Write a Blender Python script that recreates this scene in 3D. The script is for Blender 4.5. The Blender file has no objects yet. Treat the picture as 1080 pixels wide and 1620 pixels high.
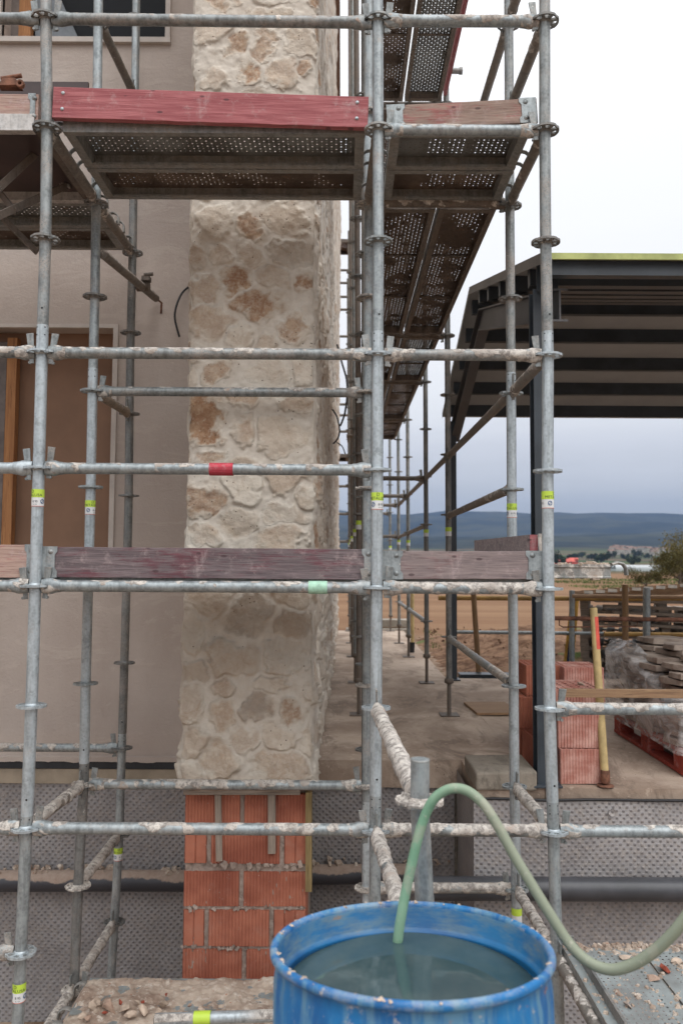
import bpy, math, random
import numpy as np
from mathutils import Vector, Matrix, noise as mn
S = bpy.context.scene
COL = S.collection
R = math.radians
rnd = random.Random(7)

# ------------------------------------------------------------------ camera
F_PX, TH, RO = 1245.0, R(3.6), R(0.33)
cam = bpy.data.objects.new('camera', bpy.data.cameras.new('camera'))
COL.objects.link(cam)
cam.data.sensor_fit = 'VERTICAL'
cam.data.sensor_height = 36
cam.data.lens = F_PX / 1620 * 36
cam.data.clip_start = 0.05
cam.data.clip_end = 30000
cam.matrix_world = Matrix.Rotation(math.pi / 2 + TH, 4, 'X') @ Matrix.Rotation(RO, 4, 'Z')
cam.data.dof.use_dof = True
cam.data.dof.focus_distance = 3.5
cam.data.dof.aperture_fstop = 3.4
S.camera = cam
S.view_settings.view_transform = 'Standard'
S.view_settings.look = 'None'
S.view_settings.gamma = 1
S.view_settings.exposure = 0.28
S.cycles.transparent_max_bounces = 24
S.cycles.max_bounces = 8

# ------------------------------------------------------------------ node helper
class NT:
    def __init__(s, tree):
        s.t = tree; s.n = tree.nodes; s.l = tree.links; s.n.clear()
    def node(s, typ, **kw):
        nd = s.n.new(typ)
        for k, v in kw.items(): setattr(nd, k, v)
        return nd
    def put(s, sock, v):
        if hasattr(v, 'is_output') or isinstance(v, bpy.types.NodeSocket): s.l.new(v, sock)
        elif isinstance(v, (tuple, list)) and len(v) == 3 and sock.type == 'RGBA': sock.default_value = (*v, 1)
        else: sock.default_value = v
    def coord(s, kind='Object'): return s.node('ShaderNodeTexCoord').outputs[kind]
    def mapv(s, v, scale=(1, 1, 1), rot=(0, 0, 0), loc=(0, 0, 0)):
        m = s.node('ShaderNodeMapping'); s.put(m.inputs['Vector'], v)
        m.inputs['Scale'].default_value = scale; m.inputs['Rotation'].default_value = rot; m.inputs['Location'].default_value = loc
        return m.outputs[0]
    def noise(s, v, scale=5, detail=4, rough=.55, dist=0):
        n = s.node('ShaderNodeTexNoise'); s.put(n.inputs['Vector'], v)
        n.inputs['Scale'].default_value = scale; n.inputs['Detail'].default_value = detail
        n.inputs['Roughness'].default_value = rough; n.inputs['Distortion'].default_value = dist
        return n.outputs['Fac']
    def vor(s, v, scale=5, feature='F1', out='Distance'):
        n = s.node('ShaderNodeTexVoronoi', feature=feature); s.put(n.inputs['Vector'], v); n.inputs['Scale'].default_value = scale
        return n.outputs[out]
    def m(s, op, a, b=0.0, clamp=False):
        n = s.node('ShaderNodeMath', operation=op, use_clamp=clamp); s.put(n.inputs[0], a); s.put(n.inputs[1], b)
        return n.outputs[0]
    def step(s, v, lo, hi, a=0.0, b=1.0):
        n = s.node('ShaderNodeMapRange'); n.interpolation_type = 'SMOOTHSTEP'; s.put(n.inputs['Value'], v)
        for k, x in (('From Min', lo), ('From Max', hi), ('To Min', a), ('To Max', b)): s.put(n.inputs[k], x)
        return n.outputs['Result']
    def mix(s, f, a, b, mode='MIX'):
        n = s.node('ShaderNodeMix', data_type='RGBA', blend_type=mode)
        s.put(n.inputs[0], f); s.put(n.inputs[6], a); s.put(n.inputs[7], b)
        return n.outputs[2]
    def ramp(s, v, stops):
        n = s.node('ShaderNodeValToRGB'); s.put(n.inputs[0], v); e = n.color_ramp.elements
        while len(e) < len(stops): e.new(.5)
        for k, (p, c) in enumerate(stops): e[k].position = p; e[k].color = (*c, 1)
        return n.outputs[0]
    def sep(s, v):
        n = s.node('ShaderNodeSeparateXYZ'); s.put(n.inputs[0], v); return n.outputs
    def attr(s, name):
        return s.node('ShaderNodeAttribute', attribute_name=name).outputs['Fac']
    def nz(s):
        return s.sep(s.node('ShaderNodeNewGeometry').outputs['Normal'])[2]
    def bump(s, h, strength=.5, dist=.01):
        n = s.node('ShaderNodeBump'); s.put(n.inputs['Height'], h)
        n.inputs['Strength'].default_value = strength; n.inputs['Distance'].default_value = dist
        return n.outputs[0]
    def out(s, color, rough=.8, metal=0.0, normal=None, alpha=None, spec=.5, **kw):
        p = s.node('ShaderNodeBsdfPrincipled'); s.put(p.inputs['Base Color'], color)
        s.put(p.inputs['Roughness'], rough); s.put(p.inputs['Metallic'], metal)
        p.inputs['Specular IOR Level'].default_value = spec
        if normal is not None: s.put(p.inputs['Normal'], normal)
        if alpha is not None: s.put(p.inputs['Alpha'], alpha)
        for k, v in kw.items(): s.put(p.inputs[k.replace('_', ' ')], v)
        o = s.node('ShaderNodeOutputMaterial'); s.l.new(p.outputs[0], o.inputs[0]); return p

# ------------------------------------------------------------------ world: overcast sky over a Nishita base
SUN_EL, SUN_AZ = R(48), R(200)
W = bpy.data.worlds.new('World'); S.world = W; W.use_nodes = True
w = NT(W.node_tree)
sky = w.node('ShaderNodeTexSky', sky_type='NISHITA', sun_disc=False, sun_elevation=SUN_EL, sun_rotation=SUN_AZ)
g = w.coord('Generated'); z = w.sep(g)[2]
n1 = w.noise(w.mapv(g, (1.5, 1.5, 9)), 2.2, 5, .5)
n3 = w.noise(w.mapv(g, (3, 3, 26)), 2.0, 5, .6); zz = w.m('ADD', w.m('ADD', z, w.m('MULTIPLY', w.m('SUBTRACT', n3, .5), .030)), w.m('MULTIPLY', w.m('SUBTRACT', n1, .5), .075))
cl = w.ramp(zz, [(0, (.34, .365, .415)), (.055, (.42, .44, .48)), (.095, (.54, .55, .58)), (.14, (.64, .65, .69)), (.19, (.76, .77, .79)), (.26, (.84, .845, .86)), (.45, (.90, .905, .92)), (1, (.98, .99, 1.01))])
zen = w.step(z, .45, .95, 1.0, 2.3)
cl2 = w.mix(1.0, cl, w.mix(zen, (0, 0, 0), (1, 1, 1)), 'MULTIPLY')
vm = w.node('ShaderNodeVectorMath', operation='SCALE'); w.put(vm.inputs[0], cl); w.put(vm.inputs['Scale'], zen)
b1 = w.node('ShaderNodeBackground'); w.put(b1.inputs[0], sky.outputs[0]); b1.inputs[1].default_value = .10
b2 = w.node('ShaderNodeBackground'); w.put(b2.inputs[0], vm.outputs[0]); b2.inputs[1].default_value = 1.06
ms = w.node('ShaderNodeMixShader'); ms.inputs[0].default_value = .93
w.l.new(b1.outputs[0], ms.inputs[1]); w.l.new(b2.outputs[0], ms.inputs[2])
wo = w.node('ShaderNodeOutputWorld'); w.l.new(ms.outputs[0], wo.inputs[0])
sun = bpy.data.objects.new('sun', bpy.data.lights.new('sun', 'SUN')); COL.objects.link(sun)
sun.data.energy = .85; sun.data.angle = R(50); sun.data.color = (1, .97, .93)
# the sun stands behind the camera, a little to the right
sd = Vector((math.sin(R(25)) * math.cos(SUN_EL), -math.cos(R(25)) * math.cos(SUN_EL), math.sin(SUN_EL)))
sun.rotation_euler = sd.to_track_quat('Z', 'Y').to_euler()
sky.sun_rotation = math.atan2(sd.x, sd.y)

def at(px, py, Y):
    "the point of depth Y (metres in front of the camera) that the photo shows at px, py"
    u, v = (px - 540) / F_PX, (py - 810) / F_PX
    c, s = math.cos(RO), math.sin(RO)
    u, v = u * c + v * s, -u * s + v * c
    d = Vector((u, math.cos(TH) + v * math.sin(TH), math.sin(TH) - v * math.cos(TH)))
    return d * (Y / d.y)

# ------------------------------------------------------------------ object helpers
def tag(o, label=None, cat=None, group=None, kind=None):
    if label: o['label'] = label
    if cat: o['category'] = cat
    if group: o['group'] = group
    if kind: o['kind'] = kind
    return o
def thing(name, label, cat, loc=(0, 0, 0), rot=(0, 0, 0), group=None):
    o = bpy.data.objects.new(name, None); COL.objects.link(o); o.location = loc; o.rotation_euler = rot
    o.empty_display_size = .1
    return tag(o, label, cat, group)
def copy_tree(o, parent=None):
    c = o.copy(); COL.objects.link(c)
    if parent: c.parent = parent
    for ch in list(o.children): copy_tree(ch, c)
    return c

class MB:
    def __init__(s): s.v = []; s.f = []; s.cr = []; s.sm = []
    def add(s, vs, fs, cr=None, smooth=False):
        b = len(s.v); s.v += [tuple(p) for p in vs]; s.cr += (cr if cr else [0.0] * len(vs))
        for f in fs: s.f.append([b + i for i in f]); s.sm.append(smooth)
        return s
    def box(s, c, size, rot=None, taper=(1, 1), jit=0):
        c = Vector(c); M = rot or Matrix.Identity(3); vs = []
        for k in (-1, 1):
            tx = taper[0] if k > 0 else 1; ty = taper[1] if k > 0 else 1
            for (i, j) in ((-1, -1), (1, -1), (1, 1), (-1, 1)):
                p = Vector((i * size[0] / 2 * tx, j * size[1] / 2 * ty, k * size[2] / 2))
                if jit: p += Vector([rnd.uniform(-jit, jit) for _ in range(3)])
                vs.append(c + M @ p)
        return s.add(vs, [(0, 3, 2, 1), (4, 5, 6, 7), (0, 1, 5, 4), (1, 2, 6, 5), (2, 3, 7, 6), (3, 0, 4, 7)])
    def span(s, a, b): # axis aligned box between two corners
        a = Vector(a); b = Vector(b); return s.box((a + b) / 2, [abs(x) for x in (b - a)])
    def sweep(s, pts, rads, segs=16, cap=True, smooth=True, crust=0, seed=0, hollow=0, ell=None, lump=1.0):
        pts = [Vector(p) for p in pts]; n = len(pts)
        if not hasattr(rads, '__len__'): rads = [rads] * n
        up = Vector((0, 0, 1)); t0 = (pts[1] - pts[0]).normalized()
        if abs(t0.z) > .9: up = Vector((0, -1, 0))
        a = (up - t0 * up.dot(t0)).normalized(); vs = []; cr = []
        for i, p in enumerate(pts):
            t = (pts[min(i + 1, n - 1)] - pts[max(i - 1, 0)]).normalized()
            a = (a - t * a.dot(t)).normalized(); b = t.cross(a)
            for k in range(segs):
                q = 2 * math.pi * k / segs; d = a * math.cos(q) + b * math.sin(q); r = rads[i]; c = 0.0
                if ell: d = a * math.cos(q) * ell[i][0] + b * math.sin(q) * ell[i][1]
                if crust:
                    pp = p + d * r
                    nz = mn.fractal(pp * 17 + Vector((seed * 3.7, seed, 0)), .9, 2, 3) * .9 + .75 * mn.noise(pp * 3.3 + Vector((seed, seed * 2, 0))) * (1.25 - crust * .55)
                    c = max(0, min(1, (nz + (crust * 1.15 - .66) + .45 * d.z) * 3.2))
                    r += c * (.0014 + .0036 * abs(mn.noise(pp * 45 + Vector((seed, 0, 0)))) + .003 * max(0, mn.noise(pp * 14))) * min(1, crust * 1.7) * lump
                vs.append(p + d * r); cr.append(c)
        fs = [(i * segs + k, i * segs + (k + 1) % segs, (i + 1) * segs + (k + 1) % segs, (i + 1) * segs + k) for i in range(n - 1) for k in range(segs)]
        s.add(vs, fs, cr, smooth)
        if cap:
            s.add(vs[:segs], [tuple(range(segs))[::-1]], cr[:segs]); s.add(vs[-segs:], [tuple(range(segs))], cr[-segs:])
        return s
    def lathe(s, c, prof, segs=48, smooth=True, M=None, jit=None):
        c = Vector(c); M = M or Matrix.Identity(3); n = len(prof); vs = []
        for k in range(segs):
            q = 2 * math.pi * k / segs
            for j, (r, z) in enumerate(prof):
                rr = r + (jit(q, z) if jit else 0)
                vs.append(c + M @ Vector((rr * math.cos(q), rr * math.sin(q), z)))
        fs = [(k * n + j, ((k + 1) % segs) * n + j, ((k + 1) % segs) * n + j + 1, k * n + j + 1) for k in range(segs) for j in range(n - 1)]
        return s.add(vs, fs, None, smooth)
    def mesh(s, name, mats, midx=None):
        me = bpy.data.meshes.new(name); me.from_pydata(s.v, [], s.f)
        for m in (mats if isinstance(mats, (list, tuple)) else [mats]): me.materials.append(m)
        me.polygons.foreach_set('use_smooth', s.sm)
        if midx: me.polygons.foreach_set('material_index', midx)
        if any(s.cr):
            at_ = me.attributes.new('crust', 'FLOAT', 'POINT'); at_.data.foreach_set('value', s.cr)
        me.update(); return me
    def build(s, name, mats, parent=None, bevel=0, midx=None):
        return link(name, s.mesh(name, mats, midx), parent, bevel)
def link(name, me, parent=None, bevel=0, loc=None, rot=None):
    o = bpy.data.objects.new(name, me); COL.objects.link(o)
    if parent: o.parent = parent
    if loc is not None: o.location = loc
    if rot is not None: o.rotation_euler = rot
    if bevel:
        b = o.modifiers.new('bevel', 'BEVEL'); b.width = bevel; b.segments = 2; b.limit_method = 'ANGLE'
    return o
def struct(name, mb, m, label=None, cat=None, bevel=0, midx=None):
    o = mb.build(name, m, None, bevel, midx); return tag(o, label or name.replace('_', ' '), cat or name.split('_')[-1], None, 'structure')
def lerp(a, b, t): return a + (b - a) * t
def aim(d):
    return Vector(d).to_track_quat('X', 'Z').to_matrix()

# ------------------------------------------------------------------ materials
def M_(name, fn):
    m = bpy.data.materials.new(name); m.use_nodes = True; fn(NT(m.node_tree)); return m
MORTAR = (.50, .445, .385)
def galv(base=(.36, .385, .395), dark=.55, dirt=.35, metal=.45, rough=.42, dust=(.40, .345, .30)):
    def f(t):
        c = t.node('ShaderNodeNewGeometry').outputs['Position']
        a = t.noise(t.mapv(c, (1, 1, .35)), 34, 4, .6); b = t.noise(c, 6, 5, .65); e = t.noise(c, 190, 2, .6)
        lo = tuple(x * dark for x in base)
        col = t.mix(t.step(a, .33, .68), lo, base)
        sp = t.vor(c, 75); col = t.mix(t.m('MULTIPLY', t.step(sp, .2, .75), .25), col, tuple(min(1, x * 1.4) for x in base))
        st = t.noise(t.mapv(c, (1, 1, .06)), 55, 4, .65); col = t.mix(t.m('MULTIPLY', t.step(st, .52, .70), .55), col, tuple(x * .45 for x in base))
        bl = t.noise(c, 21, 5, .7); col = t.mix(t.m('MULTIPLY', t.step(bl, .55, .66), .6), col, tuple(x * .5 for x in base))
        d = t.m('MULTIPLY', t.step(b, .62 - dirt * .45, .80 - dirt * .3), t.step(e, .35, .6))
        col = t.mix(t.m('MULTIPLY', d, .75), col, dust)
        rs = t.m('MULTIPLY', t.step(t.noise(c, 11, 4, .7), .70, .78), .7)
        col = t.mix(rs, col, (.20, .10, .055))
        wt = t.step(t.noise(c, 60, 3, .6), .71, .75); col = t.mix(t.m('MULTIPLY', wt, .9), col, (.62, .60, .56))
        cr = t.attr('crust'); mcol = t.mix(t.step(t.noise(c, 34, 5, .72), .38, .62), (.23, .205, .185), (.62, .575, .52)); mcol = t.mix(t.step(t.noise(c, 17, 4, .7), .52, .66), mcol, (.36, .31, .27))
        mcol = t.mix(t.step(t.noise(c, 9, 3, .6), .66, .74), mcol, (.42, .31, .25))
        k = t.step(cr, .12, .4); col = t.mix(k, col, mcol)
        rg = t.m('MAXIMUM', t.m('ADD', t.m('MULTIPLY', a, .25), rough - .1), t.m('MULTIPLY', t.m('MAXIMUM', k, d), .9))
        h = t.m('ADD', t.m('MULTIPLY', e, .4), t.m('MULTIPLY', t.noise(c, 75, 4, .6), t.m('ADD', t.m('MULTIPLY', k, 2.2), .3)))
        t.out(col, rg, t.m('MULTIPLY', t.m('SUBTRACT', 1, t.m('MAXIMUM', k, d), True), metal), t.bump(h, .35, .004))
    return f
GALV = M_('galvanised_old', galv((.275, .295, .295), .5, .42, .45, .42))
GALVB = M_('galvanised_bright', galv((.45, .50, .525), .72, .12, .42, .38))
GALVM = M_('galvanised_mid', galv((.335, .37, .38), .6, .25, .42, .40))
GALVD = M_('galvanised_dirty', galv((.20, .205, .20), .55, .48, .35, .5, (.27, .23, .20)))
TUBED = M_('tube_muddy', galv((.20, .185, .165), .6, .6, .2, .6, (.24, .185, .145)))
TUBEO = M_('tube_ochre', galv((.30, .24, .18), .6, .5, .1, .6, (.34, .26, .19)))
def flat(col, rough=.6, metal=0.0, var=.25, sc=9, bmp=.15, spec=.5, dist=.004):
    def f(t):
        c = t.node('ShaderNodeNewGeometry').outputs['Position']
        n = t.noise(c, sc, 5, .62); lo = tuple(x * (1 - var) for x in col); hi = tuple(min(1, x * (1 + var)) for x in col)
        t.out(t.mix(t.step(n, .3, .7), lo, hi), rough, metal, t.bump(t.noise(c, sc * 12, 3, .6), bmp, dist), spec=spec)
    return f
DARK = M_('slot_black', flat((.012, .012, .013), .7))
STEELBLUE = M_('painted_steel_anthracite', flat((.040, .050, .062), .42, 0, .22, 4, .05))
def perf(top, lo, pitch=.0225, r1=.0038, r2=.0015, rust=.3, clg=.20):
    # round drilled holes in a steel sheet, two sizes, staggered
    def f(t):
        o = t.coord('Object'); x, y, zc = t.sep(o)
        def hole(px, py, ox, oy, r):
            a = t.m('SUBTRACT', t.m('FRACT', t.m('DIVIDE', t.m('ADD', x, ox + 10 * px), px)), .5)
            b = t.m('SUBTRACT', t.m('FRACT', t.m('DIVIDE', t.m('ADD', y, oy + 10 * py), py)), .5)
            a = t.m('MULTIPLY', a, px); b = t.m('MULTIPLY', b, py)
            d = t.m('SQRT', t.m('ADD', t.m('MULTIPLY', a, a), t.m('MULTIPLY', b, b)))
            return t.m('LESS_THAN', d, r)
        h = t.m('MAXIMUM', hole(pitch * 2, pitch * 2, 0, 0, r1), hole(pitch * 2, pitch * 2, pitch, pitch, r1))
        h = t.m('MAXIMUM', h, t.m('MAXIMUM', hole(pitch * 2, pitch * 2, pitch, 0, r2), hole(pitch * 2, pitch * 2, 0, pitch, r2)))
        band = t.m('LESS_THAN', t.m('ABSOLUTE', y), .118)
        clog = t.m('GREATER_THAN', t.noise(t.node('ShaderNodeNewGeometry').outputs['Position'], 5, 4, .7), clg)
        alpha = t.m('SUBTRACT', 1, t.m('MULTIPLY', t.m('MULTIPLY', h, band), clog))
        c = t.node('ShaderNodeNewGeometry').outputs['Position']
        n = t.noise(c, 5, 5, .6); col = t.mix(t.step(n, .35, .65), lo, top)
        col = t.mix(t.step(t.noise(t.mapv(c, (1, 1, 1)), 13, 4, .7), .72 - rust * .25, .78), col, (.15, .075, .04))
        t.out(col, .7, .1, t.bump(t.noise(c, 60, 3, .6), .2, .004), alpha=alpha)
    return f
SHEETG = M_('perforated_grey', perf((.20, .205, .195), (.11, .105, .095)))
SHEETB = M_('perforated_brown', perf((.17, .125, .095), (.085, .060, .045), r1=.0030, r2=.0013, rust=.5, clg=.47))
SHEETS = M_('perforated_floor', perf((.27, .30, .30), (.17, .175, .17), .024, .0042, .0032, .25, .1))
RAILB = M_('rail_brown', galv((.16, .135, .115), .6, .6, .2, .6, (.17, .125, .095)))
RAILG = M_('rail_grey', galv((.27, .275, .265), .6, .5, .35, .5, (.26, .22, .18)))
ALU = M_('aluminium_rail', galv((.52, .50, .48), .7, .4, .5, .45, (.42, .38, .34)))
def wood(base, dark, paint=None, amt=.5, axis=0, rough=.8, pd=None):
    def f(t):
        o = t.coord('Object'); sc = [26, 26, 26]; sc[axis] = 1.6
        g1 = t.noise(t.mapv(o, tuple(sc)), 2.2, 6, .68, .6); sc2 = [90, 90, 90]; sc2[axis] = 3
        g2 = t.noise(t.mapv(o, tuple(sc2)), 2.5, 3, .6)
        col = t.mix(t.step(g1, .3, .7), dark, base)
        col = t.mix(t.step(g2, .55, .72), col, tuple(x * .55 for x in dark))
        if paint:
            sc3 = [5, 5, 5]; sc3[axis] = 1.5
            wv = t.noise(t.mapv(o, tuple(sc3)), 2.4, 6, .7)
            msk = t.m('MULTIPLY', t.step(t.m('ADD', t.m('MULTIPLY', wv, .75), t.m('MULTIPLY', g2, .35)), .62 - amt * .42, .74 - amt * .34), .93)
            pc = t.mix(t.step(g1, .35, .7), pd or tuple(x * .6 for x in paint), paint)
            col = t.mix(msk, col, pc)
            wh = t.m('MULTIPLY', t.step(t.noise(o, 9, 6, .8), .52, .72), .5); col = t.mix(wh, col, (.50, .40, .39))
            sp = t.step(t.vor(t.mapv(o, (7, 7, 16)), 1), .12, .07); col = t.mix(t.m('MULTIPLY', sp, .7), col, (.05, .025, .03))
        t.out(col, rough, 0, t.bump(t.m('ADD', g2, g1), .6, .003))
    return f
WOODRED = M_('board_red_paint', wood((.42, .24, .20), (.30, .13, .11), (.44, .145, .155), .78, pd=(.27, .065, .075)))
WOODPUR = M_('board_faded_purple', wood((.20, .155, .16), (.10, .078, .084), (.16, .055, .07), .20, pd=(.10, .035, .045)))
WOODPINK = M_('board_bare_pinkish', wood((.46, .33, .27), (.32, .20, .17), (.40, .16, .15), .12))
WOODMAUVE = M_('board_bare_mauve', wood((.29, .23, .22), (.18, .14, .14), (.24, .13, .13), .05))
WOODFADE = M_('board_faded_red', wood((.36, .26, .21), (.22, .15, .12), (.38, .13, .12), .16))
TIMBER = M_('timber', wood((.36, .23, .13), (.24, .14, .08)))
TIMBERG = M_('timber_grey', wood((.36, .29, .235), (.20, .165, .135)))
TIMBERY = M_('timber_yellow', wood((.30, .22, .10), (.20, .14, .06)))
TIMBERV = M_('timber_upright', wood((.32, .20, .10), (.21, .12, .06), axis=2))
PALRED = M_('pallet_red', wood((.38, .09, .05), (.24, .05, .03), (.42, .06, .035), .9))
WHITEEND = M_('board_end_white', flat((.62, .58, .52), .8))
PLY = M_('phenolic_ply', flat((.052, .032, .030), .45, 0, .3, 3, .05))
def conc(t, a, b, sc=1.0):
    c = t.node('ShaderNodeNewGeometry').outputs['Position']
    n = t.noise(c, 1.3 * sc, 7, .68, .5); n2 = t.noise(c, 22 * sc, 5, .65); n3 = t.noise(t.mapv(c, (1.2, .5, 1)), 3.1 * sc, 6, .7, 1.0)
    col = t.mix(t.step(n, .38, .64), b, a)
    col = t.mix(t.m('MULTIPLY', t.step(n3, .50, .62), .6), col, tuple(x * .55 for x in b))
    col = t.mix(t.m('MULTIPLY', t.step(n2, .58, .7), .5), col, tuple(min(1, x * 1.3) for x in a))
    sp = t.step(t.vor(c, 38 * sc), .16, .08); col = t.mix(t.m('MULTIPLY', sp, t.step(n2, .5, .62)), col, (.08, .06, .05))
    t.out(col, .92, 0, t.bump(t.m('ADD', n2, t.m('MULTIPLY', t.noise(c, 130 * sc, 3, .6), .5)), .5, .008))
CONC = M_('concrete_dusty', lambda t: conc(t, (.50, .40, .32), (.31, .23, .175)))
CONCB = M_('concrete_edge', lambda t: conc(t, (.32, .28, .23), (.21, .18, .145), 1.6))
def f_stucco(t):
    c = t.node('ShaderNodeNewGeometry').outputs['Position']
    n = t.noise(c, .9, 6, .6); n2 = t.noise(c, 60, 4, .65); n3 = t.noise(t.mapv(c, (1, 1, .35)), 2.2, 5, .6)
    col = t.mix(t.step(n, .3, .7), (.42, .355, .315), (.505, .44, .395)); col = t.mix(t.m('MULTIPLY', t.step(n3, .45, .7), .35), col, (.34, .275, .235))
    col = t.mix(t.m('MULTIPLY', t.step(t.noise(c, 4, 6, .7), .62, .72), .3), col, (.52, .46, .41))
    dr = t.noise(t.mapv(c, (1, 1, .12)), 3.2, 5, .65); col = t.mix(t.m('MULTIPLY', t.step(dr, .55, .72), .30), col, (.36, .295, .25))
    tw = t.noise(t.mapv(c, (1, 1, 3.5), (0, .4, 0)), 2.3, 6, .72, 1.2); col = t.mix(t.m('MULTIPLY', t.step(tw, .55, .60), .22), col, (.56, .50, .44))
    sp = t.m('MULTIPLY', t.step(t.vor(c, 16), .10, .06), t.step(n, .5, .6)); col = t.mix(t.m('MULTIPLY', sp, .6), col, (.60, .55, .50))
    t.out(col, .95, 0, t.bump(t.m('ADD', n2, t.m('ADD', t.m('MULTIPLY', tw, 1.5), t.m('MULTIPLY', t.noise(c, 9, 4, .6), 1.2))), .35, .010))
STUCCO = M_('render_pinkish', f_stucco)
def f_stone(t):
    c = t.node('ShaderNodeNewGeometry').outputs['Position']
    tan, gry, mor = t.attr('tan'), t.attr('grey'), t.attr('mortar')
    n = t.noise(c, 14, 6, .7); n2 = t.noise(c, 70, 4, .65); n3 = t.noise(c, 3.5, 5, .6)
    tone = t.attr('tone'); cell = t.mix(tone, (.54, .46, .375), (.67, .61, .525)); base = t.mix(t.m('MULTIPLY', t.step(n3, .3, .7), .5), cell, (.63, .565, .48))
    base = t.mix(t.m('MULTIPLY', t.step(n, .45, .66), .5), base, (.66, .60, .51))
    base = t.mix(t.m('MULTIPLY', t.step(t.noise(c, 7.5, 6, .75, .8), .50, .64), .50), base, (.44, .34, .25))
    base = t.mix(t.m('MULTIPLY', mor, .75), base, t.mix(t.step(n, .3, .7), (.52, .465, .40), (.635, .58, .51)))
    tc = t.mix(t.step(n, .38, .66), (.30, .165, .095), (.46, .315, .205))
    k = t.m('MULTIPLY', tan, t.step(n2, .25, .62, .45, 1.0)); col = t.mix(t.m('MINIMUM', k, 1.0), base, tc)
    col = t.mix(t.m('MULTIPLY', gry, t.step(n, .35, .62, .3, .85)), col, (.22, .185, .16))
    pit = t.m('MULTIPLY', t.step(t.vor(c, 30), .13, .06), t.step(n3, .5, .56)); col = t.mix(pit, col, (.10, .06, .04))
    h = t.m('ADD', t.m('ADD', t.m('MULTIPLY', n, .9), t.m('MULTIPLY', n2, .5)), t.m('MULTIPLY', t.noise(c, 180, 3, .6), .2))
    h = t.m('SUBTRACT', h, t.m('MULTIPLY', pit, .6)); h = t.m('MULTIPLY', h, t.step(mor, 0, 1, 1.25, .45))
    t.out(col, .93, 0, t.bump(h, .75, .012), spec=.3)
STONE = M_('stone_masonry', f_stone)
def f_membrane(t):
    c = t.node('ShaderNodeNewGeometry').outputs['Position']; x, y, zc = t.sep(c)
    hx = t.m('ADD', x, y); p = .0205; wob = t.m('MULTIPLY', t.m('SUBTRACT', t.noise(c, 3, 3, .5), .5), .05)
    a = t.m('SINE', t.m('MULTIPLY', t.m('ADD', hx, wob), math.pi / p)); b = t.m('SINE', t.m('MULTIPLY', t.m('ADD', zc, wob), math.pi / p))
    d = t.m('MULTIPLY', a, b); k = t.step(d, .0, .95)
    n = t.noise(c, 2.2, 6, .7); n2 = t.noise(c, 28, 4, .7)
    dust = t.mix(t.step(n, .3, .68), (.20, .185, .182), (.33, .315, .315))
    col = t.mix(k, dust, (.175, .165, .168)); col = t.mix(t.m('MULTIPLY', t.step(n2, .46, .66), .6), col, (.31, .275, .25))
    t.out(col, .62, 0, t.bump(t.m('ADD', t.m('MULTIPLY', k, t.step(t.noise(c, 1.7, 4, .6), .3, .6, .45, 1.1)), t.m('ADD', t.m('MULTIPLY', n2, .45), t.m('MULTIPLY', t.noise(c, 3.5, 4, .6), 3.0))), .55, .009))
MEMB = M_('dimpled_membrane', f_membrane)
def f_brick(t):
    c = t.node('ShaderNodeNewGeometry').outputs['Position']; n = t.noise(c, 3.2, 5, .6); n2 = t.noise(c, 45, 4, .7)
    col = t.mix(t.step(n, .36, .64), (.27, .080, .048), (.43, .155, .095))
    col = t.mix(t.m('MULTIPLY', t.step(t.noise(c, 8, 5, .7), .52, .72), .45), col, (.40, .20, .15))
    col = t.mix(t.m('MULTIPLY', t.step(n2, .66, .74), .8), col, (.50, .42, .36))
    t.out(col, .85, 0, t.bump(n2, .25, .004))
BRICK = M_('clay_block', f_brick)
BRICKP = M_('clay_block_pale', lambda t: t.out(t.mix(t.step(t.noise(t.coord('Object'), 9, 5, .7), .35, .68), (.42, .17, .13), (.62, .37, .31)), .88, 0, t.bump(t.noise(t.coord('Object'), 50, 4, .7), .3, .004)))
MORT = M_('rough_mortar', lambda t: conc(t, (.42, .34, .29), (.29, .225, .19), 3.0))
def f_rub(t):
    c = t.node('ShaderNodeNewGeometry').outputs['Position']; n = t.noise(c, 26, 6, .75); n2 = t.noise(c, 5, 5, .65)
    col = t.mix(t.step(n2, .35, .65), (.26, .185, .14), (.47, .385, .31)); col = t.mix(t.step(n, .5, .66), col, (.56, .49, .42))
    col = t.mix(t.step(t.noise(c, 40, 3, .6), .66, .7), col, (.36, .12, .07))
    t.out(col, .95, 0, t.bump(n, .8, .01))
RUB = M_('mortar_rubble', f_rub)
PIPE = M_('pvc_pipe_grey', flat((.060, .062, .070), .38, 0, .2, 5, .08))
def f_pipedust(t):
    c = t.node('ShaderNodeNewGeometry').outputs['Position']
    k = t.step(t.m('ADD', t.m('MULTIPLY', t.nz(), .5), t.m('MULTIPLY', t.noise(c, 5, 6, .7), .9)), .62, .72)
    col = t.mix(k, (.045, .046, .055), t.mix(t.noise(c, 30, 4, .7), (.23, .15, .11), (.44, .36, .30)))
    t.out(col, t.m('ADD', t.m('MULTIPLY', k, .5), .4), 0, t.bump(t.noise(c, 60, 4, .7), .4, .006))
PIPED = M_('pvc_pipe_dusty', f_pipedust)
BLACK = M_('black_rubber', flat((.016, .016, .018), .5))
STRIP = M_('base_profile', flat((.020, .023, .028), .55))
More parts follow.
